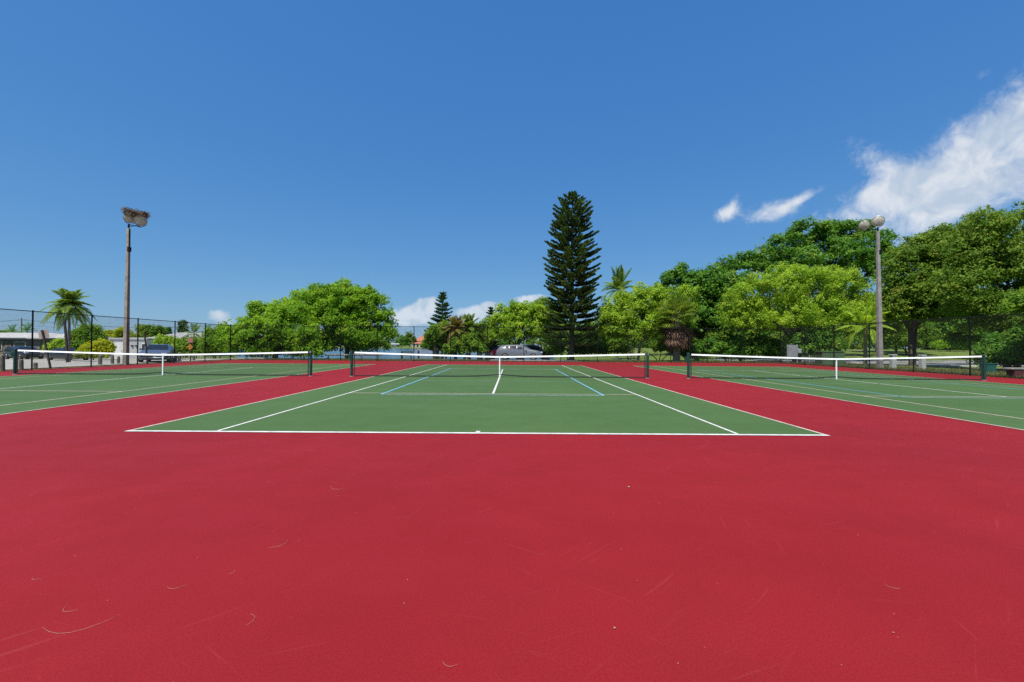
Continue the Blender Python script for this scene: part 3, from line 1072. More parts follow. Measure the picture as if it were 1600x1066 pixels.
# ------------------------------------------------------------------ Norfolk Island pines
def norfolk(label, px, d, py_top, half_px, py_low, whorls, n_br, shape, density=1.0):
    b = base(px, d)
    root = empty('norfolk_pine', b)
    tag(root, label, 'tree', 'Norfolk pines near the water')
    zt = at(px, py_top, d).z - b.z
    zl = at(px, py_low, d).z - b.z
    rw = half_px * d / F_PX
    tb = MB()
    tr = zt * .013 + .05
    tb.tube([(0, 0, -.1), (0, 0, .3), (0.03, .02, zt * .4), (0, 0, zt * .8), (0, 0, zt)], [tr * 1.5, tr * 1.1, tr * .8, tr * .4, .02], 10)
    Q, T = [], []
    K = max(.8, zt / 16)

    def sprig(p, dirv, L, r, t):
        """upturned rope-like twig: crossed tapering blades"""
        dirv = unit(np.array(dirv))
        n = 6
        for k in range(n):
            a = rng.normal(size=3)
            side = unit(np.cross(dirv, a))
            w_ = r * rng.uniform(.8, 1.2)
            p0 = p + dirv * L * .04 * k
            tip = p + dirv * L * rng.uniform(.85, 1.05)
            mid = p + dirv * L * .45
            Q.append(np.array([p0, mid + side * w_, tip + side * w_ * .35, mid - side * w_ * .4]))
            T.append(np.clip(t + rng.normal(0, .15), 0, 1))
    for i in range(whorls):
        f = i / (whorls - 1)
        z = zl + (zt - zl) * (f ** .92) + (rng.normal(0, .09) if i < whorls - 2 else 0)
        L = max(.18, rw * shape(f))
        n = max(4, int(round(n_br * (1.15 - .5 * f))))
        ph = rng.uniform(0, 6.28)
        for k in range(n):
            if rng.random() < .06:
                continue
            a = ph + 2 * math.pi * k / n + rng.normal(0, .12)
            Lb = L * rng.uniform(.74, 1.12)
            rise = (-.12 + .30 * f + .45 * max(0, f - .8) / .2) * Lb
            hx, hy = math.cos(a), math.sin(a)
            m = 6
            pts = []
            for j in range(m + 1):
                s_ = j / m
                pts.append((hx * Lb * s_, hy * Lb * s_, z + rise * s_ + .16 * Lb * (s_ ** 3) - .07 * Lb * math.sin(s_ * math.pi)))
            tb.tube(pts, [max(.008, .035 * K * (1 - .8 * j / m)) for j in range(m + 1)], 4, False)
            ns = int(max(4, Lb / .155 * density))
            t0 = rng.uniform(.15, .85)
            for s_ in np.linspace(.32, 1.0, ns):
                jf = s_ * m
                j0 = min(m - 1, int(jf))
                p = np.array(pts[j0]) * (1 - (jf - j0)) + np.array(pts[j0 + 1]) * (jf - j0)
                for sd in (-1, 1):
                    ln = (.26 + .22 * math.sin(s_ * math.pi * .85)) * min(1.0, .55 + Lb / 3.2) * rng.uniform(.8, 1.2)
                    dv = np.array([hx * .55 - hy * sd * .75, hy * .55 + hx * sd * .75, .48 + .25 * rng.random()])
                    sprig(p, dv, ln * 1.2, .095, np.clip(t0 + .3 * (s_ - .6), 0, 1))
            sprig(np.array(pts[-1]), (hx, hy, .7), .42, .10, t0)
    for k in range(8):
        a = k * .8
        sprig(np.array([0, 0, zt - .25]), (math.cos(a) * .4, math.sin(a) * .4, 1), .45, .05, .5)
    tb.build('trunk', M_bark, root, smooth=True)
    np_quads('crown', np.array(Q), LF_pine, np.array(T), root)
    return root


BIGF = ((0, .22, .39, .57, .72, .853, .93, .97, 1.0), (1.0, .98, .95, .90, .76, .64, .42, .24, .08))
norfolk('tall dark Norfolk pine standing highest behind the net', 893, 43.5, 307, 42, 534, 34, 9, lambda f: float(np.interp(f, *BIGF)), 1.0)
norfolk('small pointed Norfolk pine beside the water', 691, 50, 461, 30, 548, 20, 7, lambda f: (1 - f) ** .80 * (.75 + .25 * (1 - f)) + .03)
norfolk('thin young Norfolk pine tip left of the yellow-green tree', 767, 50, 484, 15, 545, 14, 6, lambda f: (1 - f) ** .8 * .95 + .05, .8)


# ------------------------------------------------------------------ palms
def feather_frond(L, droop, w, n=26, lift=.55, leafw=.035):
    """arched rachis with paired leaflets; starts at origin, runs along +X, up +Z. returns (quads, rachis points)"""
    pts = []
    for i in range(13):
        t = i / 12
        x = L * (t * .92 - .10 * t * t * droop)
        z = L * (lift * t - droop * t * t)
        pts.append(np.array([x, 0, z]))
    Q = []
    for i in range(n):
        t = .14 + .86 * i / (n - 1)
        j = min(11, int(t * 12))
        p = pts[j] + (pts[j + 1] - pts[j]) * (t * 12 - j)
        tg = unit(pts[j + 1] - pts[j])
        ln = w * (math.sin(min(1, t * 1.05) * math.pi * .88 + .22) ** .7) * rng.uniform(.85, 1.1)
        for sd in (-1, 1):
            dv = unit(tg * .62 + np.array([0, sd * .85, -.32 + .25 * rng.random()]))
            wv = tg * leafw * rng.uniform(.8, 1.3)
            tip = p + dv * ln + np.array([0, 0, -.16 * ln])
            md = p + dv * ln * .5
            Q.append(np.array([p - wv * .6, md - wv * .8, tip, md + wv]))
    return np.array(Q), pts


def frond_objects(mat, variants, stalk_mat):
    out = []
    for (L, dr, w_, n, lift, lw) in variants:
        Q, pts = feather_frond(L, dr, w_, n, lift, lw)
        out.append((Q, pts))
    return out


M_stalk = simple('palm_frond_stalk', (0.13, 0.15, 0.05), 0.6)
M_shaft = simple('palm_crownshaft_green', (0.12, 0.20, 0.05), 0.45)


def feather_palm(label, px, d, py_hub, fl, n_fr, mat, trunk_r=.13, drange=(.5, 1.0), lean=(0, 0), shaft=False, group=None, dens=30, name='royal_palm', wfac=.24, lw=.026):
    b = base(px, d)
    root = empty(name, b)
    tag(root, label, 'palm tree', group)
    h = at(px, py_hub, d).z - b.z
    tb = MB()
    pts, rad = [], []
    for i in range(17):
        t = i / 16
        pts.append((lean[0] * t * t, lean[1] * t * t, -.1 + (h + .1) * t))
        rad.append(trunk_r * (1.25 - .5 * t) * (1.04 if i % 2 else .97))
    tb.tube(pts, rad, 10)
    tb.build('trunk', M_bark_palm, root, smooth=False)
    hub = Vector((lean[0], lean[1], h))
    if shaft:
        MB().tube([hub - Vector((0, 0, .05)), hub + Vector((0, 0, .35)), hub + Vector((0, 0, .62))], [trunk_r * .9, trunk_r * .75, trunk_r * .3], 8).build('crownshaft', M_shaft, root, True)
        hub = hub + Vector((0, 0, .45))
    protos = []
    for v in range(4):
        k = v / 3
        dr = drange[0] + (drange[1] - drange[0]) * k
        Q, rp = feather_frond(fl * rng.uniform(.9, 1.08), dr, fl * wfac, dens, .75 - .35 * k, fl * lw)
        o = np_quads('frond', Q, mat, np.clip(rng.normal(.5, .2, len(Q)), 0, 1))
        COL.objects.unlink(o)
        st = MB().tube([tuple(p) for p in rp], [.022 * (1 - .8 * i / 12) for i in range(13)], 4).build('stalk', M_stalk)
        COL.objects.unlink(st)
        protos.append((o.data, st.data))
    for i in range(n_fr):
        age = i / (n_fr - 1)
        v = min(3, int(age * 4))
        az = i * 2.399963 + rng.normal(0, .15)
        o = bpy.data.objects.new('frond', protos[v][0])
        COL.objects.link(o)
        o.parent = root
        o.location = hub + Vector((0, 0, .06 - .12 * age))
        pitch = R(-58 + 68 * age) + rng.normal(0, .08)
        o.rotation_euler = (rng.normal(0, .15), pitch, az)
        s_ = bpy.data.objects.new('stalk', protos[v][1])
        COL.objects.link(s_)
        s_.parent = o
    return root


feather_palm('royal palm with drooping crown beside a dark wooden pole', 108, 36, 489, 1.85, 34, LF_palm, .095, (.65, 1.35), (-.03, 0), True, wfac=.30, dens=40, lw=.026)
feather_palm('coconut palm crown showing above the trees right of the pine', 964, 62, 455, 3.5, 22, LF_palm, .16, (.35, .95), (.3, 0), False, name='coconut_palm')
feather_palm('yellowing date palm nearest the small pine by the water', 712, 46.5, 520, 2.0, 40, LF_palmy, .15, (.5, 1.1), (0, 0), False, name='date_palm', group='yellowing palms by the water')
feather_palm('yellowing date palm nearer the thin green tree by the water', 733, 47, 517, 2.0, 40, LF_olive, .15, (.5, 1.1), (0, 0), False, name='date_palm', group='yellowing palms by the water')
feather_palm('arching pale palm fronds just left of the grey light pole', 1352, 36, 515, 2.3, 18, LF_lime, .13, (.45, .95), (0, 0), False, name='date_palm', dens=30)
feather_palm('distant palm top above the carport roof by the thin pole', 42, 88, 518, 2.2, 14, LF_dark, .14, (.5, 1.0), group='distant palms over the houses', dens=14)
feather_palm('distant palm top farthest left above the carport roof', 19, 92, 520, 2.2, 14, LF_dark, .14, (.5, 1.0), group='distant palms over the houses', dens=14)
feather_palm('small palm among the shrubs behind the orange road sign', 303, 54, 522, 1.7, 14, LF_palm, .11, (.5, 1.0), group='distant palms over the houses', dens=16)
feather_palm('small dark palm top left of the green thicket', 326, 75, 520, 1.7, 13, LF_dark, .11, (.5, 1.0), group='distant palms over the houses', dens=14)


def fan_palm():
    px, d = 1057, 40.5
    b = base(px, d)
    root = empty('fan_palm', b)
    tag(root, 'shaggy fan palm with brown skirt of dead fronds', 'palm tree')
    h = at(px, 500, d).z - b.z
    tb = MB()
    tb.tube([(0, 0, -.1), (0, 0, .3), (0, 0, h * .5), (0, 0, h)], [.42, .34, .30, .27], 12)
    tb.build('trunk', M_bark_palm, root)

    def fan(Lp, rad, dead):
        Q = []
        tip = np.array([Lp, 0, 0.])
        for k in range(26):
            a = (k / 25 - .5) * R(250)
            dv = np.array([math.cos(a), math.sin(a), .0])
            sd = np.array([-math.sin(a), math.cos(a), 0])
            r = rad * (1 - .25 * abs(k / 25 - .5)) * rng.uniform(.88, 1.05)
            fold = np.array([0, 0, .05 * rad * (1 if k % 2 else -1)])
            m_ = tip + dv * r * .6 + fold
            e = tip + dv * r + np.array([0, 0, -(.35 if dead else .18) * rad])
            Q.append(np.array([tip, m_ - sd * r * .045, e, m_ + sd * r * .045]))
        return np.array(Q)
    protos = {}
    for nm, mat, dead in (('frond', LF_palm, False), ('dead_frond', LF_dead, True)):
        L = []
        for v in range(3):
            Q = fan(.75, .72 + .06 * v, dead)
            o = np_quads(nm, Q, mat, np.clip(rng.normal(.5, .25, len(Q)), 0, 1))
            COL.objects.unlink(o)
            L.append(o.data)
        st = MB().tube([(0, 0, 0), (.4, 0, .02), (.78, 0, 0)], [.03, .02, .012], 4).build('stalk', M_stalk if not dead else simple('dead_stalk', (.2, .14, .09), .8))
        COL.objects.unlink(st)
        protos[nm] = (L, st.data)
    for i in range(78):
        dead = i >= 34
        nm = 'dead_frond' if dead else 'frond'
        L, st = protos[nm]
        o = bpy.data.objects.new(nm, L[i % 3])
        COL.objects.link(o)
        o.parent = root
        az = i * 2.399963
        if dead:
            k = (i - 34) / 44
            o.location = (.15 * math.cos(az), .15 * math.sin(az), h - .05 - 1.25 * k)
            pit = R(34 + 42 * random.random())
        else:
            k = i / 34
            o.location = (0, 0, h + .35 - .35 * k)
            pit = R(-78 + 100 * k)
        o.rotation_euler = (random.uniform(-.5, .5), pit, az)
        sc = 1.5 if not dead else 1.35
        o.scale = (sc, sc, sc)
        s_ = bpy.data.objects.new('stalk', st)
        COL.objects.link(s_)
        s_.parent = o
    return root


fan_palm()

# ------------------------------------------------------------------ light poles and the nest
M_polebrown = simple('brown_concrete_pole', (0.31, 0.265, 0.21), 0.85, 0, .16, 3, .3, 25)
M_polegrey = simple('grey_concrete_pole', (0.30, 0.28, 0.265), 0.85, 0, .14, 3, .3, 25)
M_lampshell = simple('weathered_aluminium', (0.50, 0.49, 0.46), 0.45, 0.5, .2, 10)
M_lens = simple('dusty_lamp_glass', (0.62, 0.57, 0.50), 0.25, 0, .2, 6)


def floodlight(root, loc, target, r):
    """round dish floodlight: shell with fins, lens, yoke"""
    dv = (Vector(target) - Vector(loc)).normalized()
    M = Matrix.Translation(loc) @ dv.to_track_quat('Z', 'Y').to_matrix().to_4x4()
    s = MB()
    s.lathe([(.06, -.52), (.15, -.50), (.15, -.30), (.20, -.26), (r * .70, -.14), (r * .92, -.03), (r, 0.0), (r * 1.05, .01), (r * 1.05, .035), (r * .98, .035)], 20, M)
    o = s.build('floodlight', M_lampshell, root, True)
    MB().lathe([(r * .97, .020), (r * .8, .045), (r * .4, .062), (.01, .068)], 20, M).build('lens', M_lens, o, True)
    y = MB()
    for sx in (-1, 1):
        y.tube([M @ Vector((sx * r * .98, 0, -.05)), M @ Vector((sx * r * .75, -r * .9, -.18)), M @ Vector((sx * r * .2, -r * 1.25, -.25))], .018, 5)
    y.build('yoke', M_dark, o)


def light_pole(px, d, py_top, w0, w1, mat, label, lamps, lean=0.0):
    b = base(px, d)
    root = empty('light_pole', b)
    tag(root, label, 'light pole', 'concrete light poles outside the courts')
    h = at(px, py_top, d).z - b.z
    sh = MB()
    N = 8
    sh.tube([(lean * i / N, 0, -.2 + (h + .2) * i / N) for i in range(N + 1)], [(w0 + (w1 - w0) * i / N) * .7071 for i in range(N + 1)], 4, True, True)
    sh.build('shaft', mat, root, bevel=.02)
    c = MB()
    c.tube([(lean + w1 * .62, 0, h - 1.6), (lean + w1 * .62, 0, h - .1)], .03, 6)
    c.box((lean + w1 * .62, -.03, h - 1.4), (.16, .14, .30))
    c.build('conduit_box', M_dark, root)
    a = MB()
    a.tube([(lean, 0, h - .1), (lean, 0, h + .28)], .05, 8)
    xs = [l[0] for l in lamps]
    zs = [l[1] for l in lamps]
    for x, z in zip(xs, zs):
        a.tube([(lean, 0, h + .15), (lean + x * .6, 0, h + z * .35), (lean + x, .05, h + z - .42)], .034, 6)
    a.build('bracket_arm', M_dark, root)
    for (x, z, tx, ty, tz, r) in lamps:
        floodlight(root, (lean + x, 0.0, h + z), (lean + x + tx, ty, h + z + tz), r)
    return root, h, b


lp, lph, lpb = light_pole(197, 28.2, 357, .26, .15, M_polebrown, 'brown concrete light pole carrying a stick nest beside the car',
                          [(.06, .70, .72, -1, -.25, .33), (.80, .52, .85, -1, -.42, .33)], .04)
light_pole(1375, 28.4, 362, .28, .15, M_polegrey, 'grey concrete light pole with two floodlights before the dark trees',
           [(-.90, .42, -1.0, -.9, -.42, .30), (.02, .70, -.72, -1, -.32, .34)], -.12)


def nest():
    o = MB()
    c = Vector((lpb.x + .50, lpb.y, lpb.z + lph + .92))
    for i in range(420):
        a = random.uniform(0, 6.283)
        r = .70 * math.sqrt(random.random())
        x, y = r * math.cos(a) * 1.05, r * math.sin(a) * .7
        z = random.uniform(-.16, .22) - .16 * (x + .2) * .9 + .12 * (r / .70)
        t = a + 1.57 + random.gauss(0, .9)
        ln = random.uniform(.12, .30)
        dv = Vector((math.cos(t), math.sin(t), random.gauss(0, .25))) * ln
        p = c + Vector((x, y, z))
        o.tube([p - dv, p + dv * .1 + Vector((0, 0, random.uniform(-.04, .04))), p + dv], [.012, .015, .008], 4, False)
    n = o.build('stick_nest', simple('dead_sticks', (0.21, 0.155, 0.105), .9, 0, .4, 9))
    tag(n, 'ragged brown stick nest on top of the light pole floodlights', 'nest')


nest()

# ------------------------------------------------------------------ paving beyond the fences
M_pave = simple('sun_bleached_paving', (0.34, 0.32, 0.285), 0.9, 0, .10, .6, .3, 20)
M_road = simple('pale_worn_asphalt', (0.26, 0.26, 0.26), 0.9, 0, .12, .8, .3, 20)


def drape(name, mat, xs, ys, lift, cut=None):
    """sheet following the ground, each row given by (x0, x1) at y"""
    mb = MB()
    n = 14
    rows = []
    for (y, x0, x1) in ys:
        rows.append([(x0 + (x1 - x0) * i / n, y, gzf(x0 + (x1 - x0) * i / n, y) + lift) for i in range(n + 1)])
    for r0, r1 in zip(rows[:-1], rows[1:]):
        for i in range(n):
            mb.quad(r0[i], r0[i + 1], r1[i + 1], r1[i])
    return struct(mb.build(name, mat, smooth=True))


drape('parking_lot', M_pave, None, [(y, -60 - max(0, y - 30) * .3, -25.6 - max(0, y - 41) * .85) for y in np.arange(6, 53, 1.5)], .03)
drape('road', M_road, None, [(y, 27 + (y - 46) * .1, 120) for y in np.arange(46, 62, 1.5)], .04)
drape('car_park', M_road, None, [(y, -2.5, 6.5) for y in np.arange(38.6, 51, 1.5)], .03)
M_bolk = simple('whitewashed_kerb', (0.60, 0.58, 0.54), .8, 0, .12, 3)
# kerb of the road on the shady side
for i in range(8):
    x = 27.5 + i * 3.0
    k = MB().box((x, 45.7, gzf(x, 45.7) + .06), (2.96, .16, .16)).build('kerb_stone', M_bolk, None, bevel=.02)
    struct(k)

# ------------------------------------------------------------------ small things beyond the fences
M_wood = simple('grey_weathered_wood', (0.22, 0.19, 0.15), 0.9, 0, .25, 5, .5, 25)
M_woodd = simple('dark_creosote_wood', (0.055, 0.042, 0.034), 0.85, 0, .25, 5, .5, 25)
M_white = simple('white_house_paint', (0.74, 0.73, 0.70), 0.7, 0, .06, 1.5)


def bollard(px, d, h, r, label):
    b = base(px, d)
    mb = MB()
    mb.lathe([(r, -.1), (r, h * .8), (r * .96, h * .93), (r * .7, h), (.01, h + .015)], 10, Matrix.Rotation(random.uniform(-.05, .05), 4, 'Y'))
    o = mb.build('wooden_bollard', M_wood)
    o.location = b
    tag(o, label, 'bollard', 'wooden bollards along the parking lot')


bollard(4.5, 21.3, .80, .10, 'wooden bollard at the left picture edge')
bollard(34, 22.2, .55, .09, 'wooden bollard just right of the far left net post')
bollard(56, 23.2, .33, .09, 'shortest wooden bollard left of the leaning sign')
bollard(157, 27.5, .66, .10, 'wooden bollard in front of the golden croton shrub')
bollard(176, 28.6, .60, .09, 'wooden bollard at the left corner of the white garage')
bollard(185.5, 29.0, .52, .08, 'wooden bollard touching the brown light pole in view')
bollard(269, 33.0, .80, .09, 'wooden bollard just right of the parked blue car')
bollard(281, 34.0, .72, .10, 'wooden bollard left of the orange road sign')
bollard(303, 36.0, .62, .09, 'wooden bollard right behind the orange road sign')


def road_sign(px_b, px_t, d, h, label, panels, post_mat):
    b = base(px_b, d)
    lean = (px_t - px_b) * d / F_PX
    root = empty('road_sign', b)
    tag(root, label, 'road sign')
    MB().tube([(0, 0, -.2), (lean * .5, 0, h * .5), (lean, 0, h)], .052, 4, True, True).build('post', post_mat, root)
    for (z, w_, hh, mat, rot, nm) in panels:
        k = z / h
        M = Matrix.Rotation(-math.atan2(lean, h) * 0 + rot, 3, 'Y')
        MB().box((lean * k, -.065 if z < 99 else .06, z), (w_, .012, hh), M).build(nm, mat, root, bevel=.003)
    return root


M_signback = simple('dull_sign_back', (0.42, 0.34, 0.32), 0.5, 0, .12, 6)
M_orange = simple('orange_sign_face', (0.50, 0.22, 0.03), 0.5, 0, .08, 6)
M_pink = simple('faded_red_sign_face', (0.45, 0.19, 0.15), 0.5, 0, .08, 6)
r1 = road_sign(81, 65, 23.2, 2.10, 'leaning sign post seen from behind near the left net', [], M_woodd)
MB().box((-.53, .065, 1.88), (.56, .012, .46), Matrix.Rotation(-.22, 3, 'Y')).build('sign_panel', M_signback, r1, bevel=.003)
tb_ = base(231, 29.6)
t_ = MB().tube([(0, 0, -.1), (-.11, 0, 1.1), (-.26, 0, 2.2)], [.055, .053, .05], 6).build('leaning_post', M_woodd)
t_.location = tb_
tag(t_, 'thin dark leaning post in front of the blue car', 'post')
road_sign(298, 298, 34.6, 1.95, 'road sign with faded red panel above an orange one', [(1.70, .42, .40, M_pink, 0, 'sign_panel'), (1.16, .36, .36, M_orange, math.pi / 4, 'sign_panel')], M_woodd)
pb = base(106, 35)
p_ = MB().tube([(0, 0, -.2), (-.12, 0, 1.7), (-.30, 0, 3.45)], [.095, .09, .08], 8).build('wooden_pole', M_woodd)
p_.location = pb
tag(p_, 'dark leaning wooden pole touching the royal palm', 'pole')
for (px, d, lab) in ((293, 37.5, 'pale concrete wheel stop near the orange road sign'), (371, 39.5, 'pale concrete wheel stop at the foot of the low bright tree'),
                     (400, 39.7, 'second pale concrete wheel stop under the low bright tree')):
    b = base(px, d)
    mb = MB()
    mb.box((0, 0, .08), (1.5, .18, .16), None, .86)
    o = mb.build('wheel_stop', M_conc, bevel=.015)
    o.location = b
    tag(o, lab, 'wheel stop', 'concrete wheel stops')
# timber rail
b = base(552, 41)
root = empty('timber_rail', b)
tag(root, 'low timber rail on short posts behind the court fence', 'rail')
MB().tube([(-2.7, 0, .42), (2.7, 0, .42)], .075, 8).build('rail', M_wood, root)
for x in (-2.4, -.8, .8, 2.4):
    MB().tube([(x, 0.0, -.2), (x, 0.0, .40)], .07, 8).build('post', M_wood, root)
# shore furniture
M_bin = simple('dark_green_plastic', (0.018, 0.036, 0.028), .6)


def litter_bin(px, d, w_, h, label):
    b = base(px, d)
    root = empty('litter_bin', b)
    tag(root, label, 'litter bin')
    mb = MB()
    mb.lathe([(w_ * .44, 0.0), (w_ * .5, h * .85), (w_ * .52, h * .86), (w_ * .52, h * .9)], 14)
    mb.build('barrel', M_bin, root)
    MB().lathe([(w_ * .53, h * .9), (w_ * .5, h * .97), (w_ * .3, h), (.02, h)], 14).build('lid', M_dark, root)


litter_bin(681, 45.5, .72, 1.0, 'dark litter bin under the small pine')
litter_bin(749, 41.0, .5, .85, 'dark litter bin left of a matching one by the parked cars')
litter_bin(762, 41.0, .58, .9, 'dark litter bin closest to the parked cars')


def park_bench(px, d, w_, label):
    b = base(px, d)
    root = empty('park_bench', b)
    tag(root, label, 'bench')
    for i in range(3):
        MB().box((0, -.15 + .15 * i, .45), (w_, .13, .04)).build('seat_slat', M_woodd, root)
    for i in range(2):
        MB().box((0, .30 + .03 * i, .62 + .18 * i), (w_, .035, .12)).build('back_slat', M_woodd, root)
    for sx in (-1, 1):
        MB().tube([(sx * w_ * .4, -.15, 0), (sx * w_ * .4, -.15, .43)], .03, 6).build('leg', M_dark, root)
        MB().tube([(sx * w_ * .4, .22, 0), (sx * w_ * .4, .24, .43), (sx * w_ * .4, .36, .88)], .03, 6).build('leg', M_dark, root)


park_bench(635, 46.5, 1.3, 'dark wooden bench facing the water')
for (px, d, h, lab) in ((654, 56.5, 1.9, 'dark mooring piling in the water right of the fence post'), (697, 57, 1.9, 'dark mooring piling in the water under the small pine'),
                        (628, 58, 1.7, 'mooring piling in the water behind the wooden bench')):
    p = at(px, 545, d)
    o = MB().lathe([(.13, -1.2), (.13, h - .1), (.10, h), (.01, h + .06)], 10).build('mooring_piling', M_woodd)
    o.location = (p.x, d, WATER_Z)
    tag(o, lab, 'piling', 'mooring pilings by the seawall')

# right side furniture
M_bolw = simple('pale_painted_concrete', (0.52, 0.52, 0.50), .8, 0, .1, 4, .2, 30)
for px, lab in ((1395, 'pale square concrete bollard nearer the grey light pole'), (1441, 'pale square concrete bollard farther right of the light pole')):
    b = base(px, 28.6)
    root = empty('concrete_bollard', b)
    tag(root, lab, 'bollard', 'pale concrete bollards behind the fence')
    MB().box((0, 0, .42), (.27, .27, 1.0)).build('shaft', M_bolw, root, bevel=.02)
    MB().box((0, 0, .95), (.34, .34, .07)).build('cap', M_bolw, root, bevel=.015)
b = base(1296, 33.5)
root = empty('utility_box', b, R(-8))
tag(root, 'green ribbed utility box behind the fence under the feathery tree', 'utility box')
M_ub = simple('utility_green_paint', (0.085, 0.145, 0.075), .55, 0, .12, 3)
MB().box((0, 0, .55), (1.6, 1.0, 1.1)).build('cabinet', M_ub, root, bevel=.02)
MB().box((0, 0, 1.115), (1.68, 1.08, .05)).build('lid', M_ub, root, bevel=.015)
for i in range(9):
    MB().box((-.70 + .175 * i, -.515, .55), (.05, .03, .98)).build('rib', M_ub, root)
b = base(1238, 38.4)
root = empty('notice_cabinet', b, R(6))
tag(root, 'grey metal cabinet on legs left of the green utility box', 'cabinet')
M_gr = simple('grey_cabinet_paint', (0.30, 0.30, 0.34), .6, 0, .1, 4)
MB().box((0, 0, 1.10), (.86, .28, 1.10)).build('cabinet_body', M_gr, root, bevel=.02)
for sx in (-1, 1):
    MB().box((sx * .46, 0, .85), (.08, .10, 1.70)).build('leg', M_gr, root)
MB().lathe([(.16, -.06), (.2, 0), (.2, .30), (.12, .36)], 12, Matrix.Translation((.64, -.05, .95))).build('meter', M_gr, root)
for px, lab in ((1257.5, 'thin grey pipe stub nearer the grey cabinet'), (1264.5, 'thin grey pipe stub nearer the green utility box')):
    b = base(px, 37.0)
    o = MB().lathe([(.035, -.1), (.035, .68), (.045, .69), (.045, .73), (.02, .75)], 10).build('pipe_stub', M_steel)
    o.location = b
    tag(o, lab, 'pipe', 'pipe stubs under the feathery tree')
# bench at the far right
b = Vector((24.35, 20.6, gzf(24.35, 20.6)))
root = empty('concrete_bench', b)
tag(root, 'pale slab bench on dark red pedestals at the picture edge', 'bench')
M_ped = simple('dark_red_block', (0.11, 0.022, 0.028), .8, 0, .15, 5, .3, 30)
MB().box((.45, 0, .46), (1.75, .42, .075)).build('seat', M_conc, root, bevel=.012)
for x in (-.02, .95):
    MB().box((x, 0, .21), (.42, .36, .43)).build('pedestal', M_ped, root, bevel=.012)
b = base(1543, 25.0)
root = empty('equipment_bin', b)
tag(root, 'small teal green bin behind the fence beside the last net post', 'bin')
M_teal = simple('teal_plastic', (0.014, 0.10, 0.085), .5)
MB().box((0, 0, .26), (.5, .42, .52), None, 1.06).build('bin_body', M_teal, root, bevel=.02)
MB().box((0, 0, .54), (.58, .50, .045)).build('lid', M_teal, root, bevel=.015)


# ------------------------------------------------------------------ cars
M_glass = simple('car_window_glass', (0.015, 0.022, 0.030), .22, 0, .05, 2, spec=.4)
M_tyre = simple('tyre_rubber', (0.02, 0.02, 0.02), .85)
M_rim = simple('alloy_rim', (0.5, 0.5, 0.52), .35, .8)
M_lampc = simple('headlight_lens', (0.75, 0.77, 0.80), .12, .2)
M_tail = simple('tail_light_red', (0.45, 0.01, 0.01), .2)
M_chrome = simple('chrome_trim', (0.42, 0.43, 0.45), .42, .7)
M_blk = simple('black_trim', (0.012, 0.012, 0.013), .45)


def car_paint(name, col):
    if name in MATS:
        return MATS[name]
    m, q, out = material(name)
    b_ = q.n('ShaderNodeBsdfPrincipled')
    t = q.n('ShaderNodeTexCoord')
    b_.inputs['Metallic'].default_value = .35
    q.link(q.mix(q.smooth(q.noise(t.outputs['Object'], 3, 4), .3, .7, 0, .25), rgba(col), rgba(tuple(c * .75 for c in col))), b_.inputs['Base Color'])
    b_.inputs['Roughness'].default_value = .32
    b_.inputs['Coat Weight'].default_value = .8
    b_.inputs['Coat Roughness'].default_value = .06
    q.link(b_.outputs[0], out.inputs['Surface'])
    MATS[name] = m
    return m


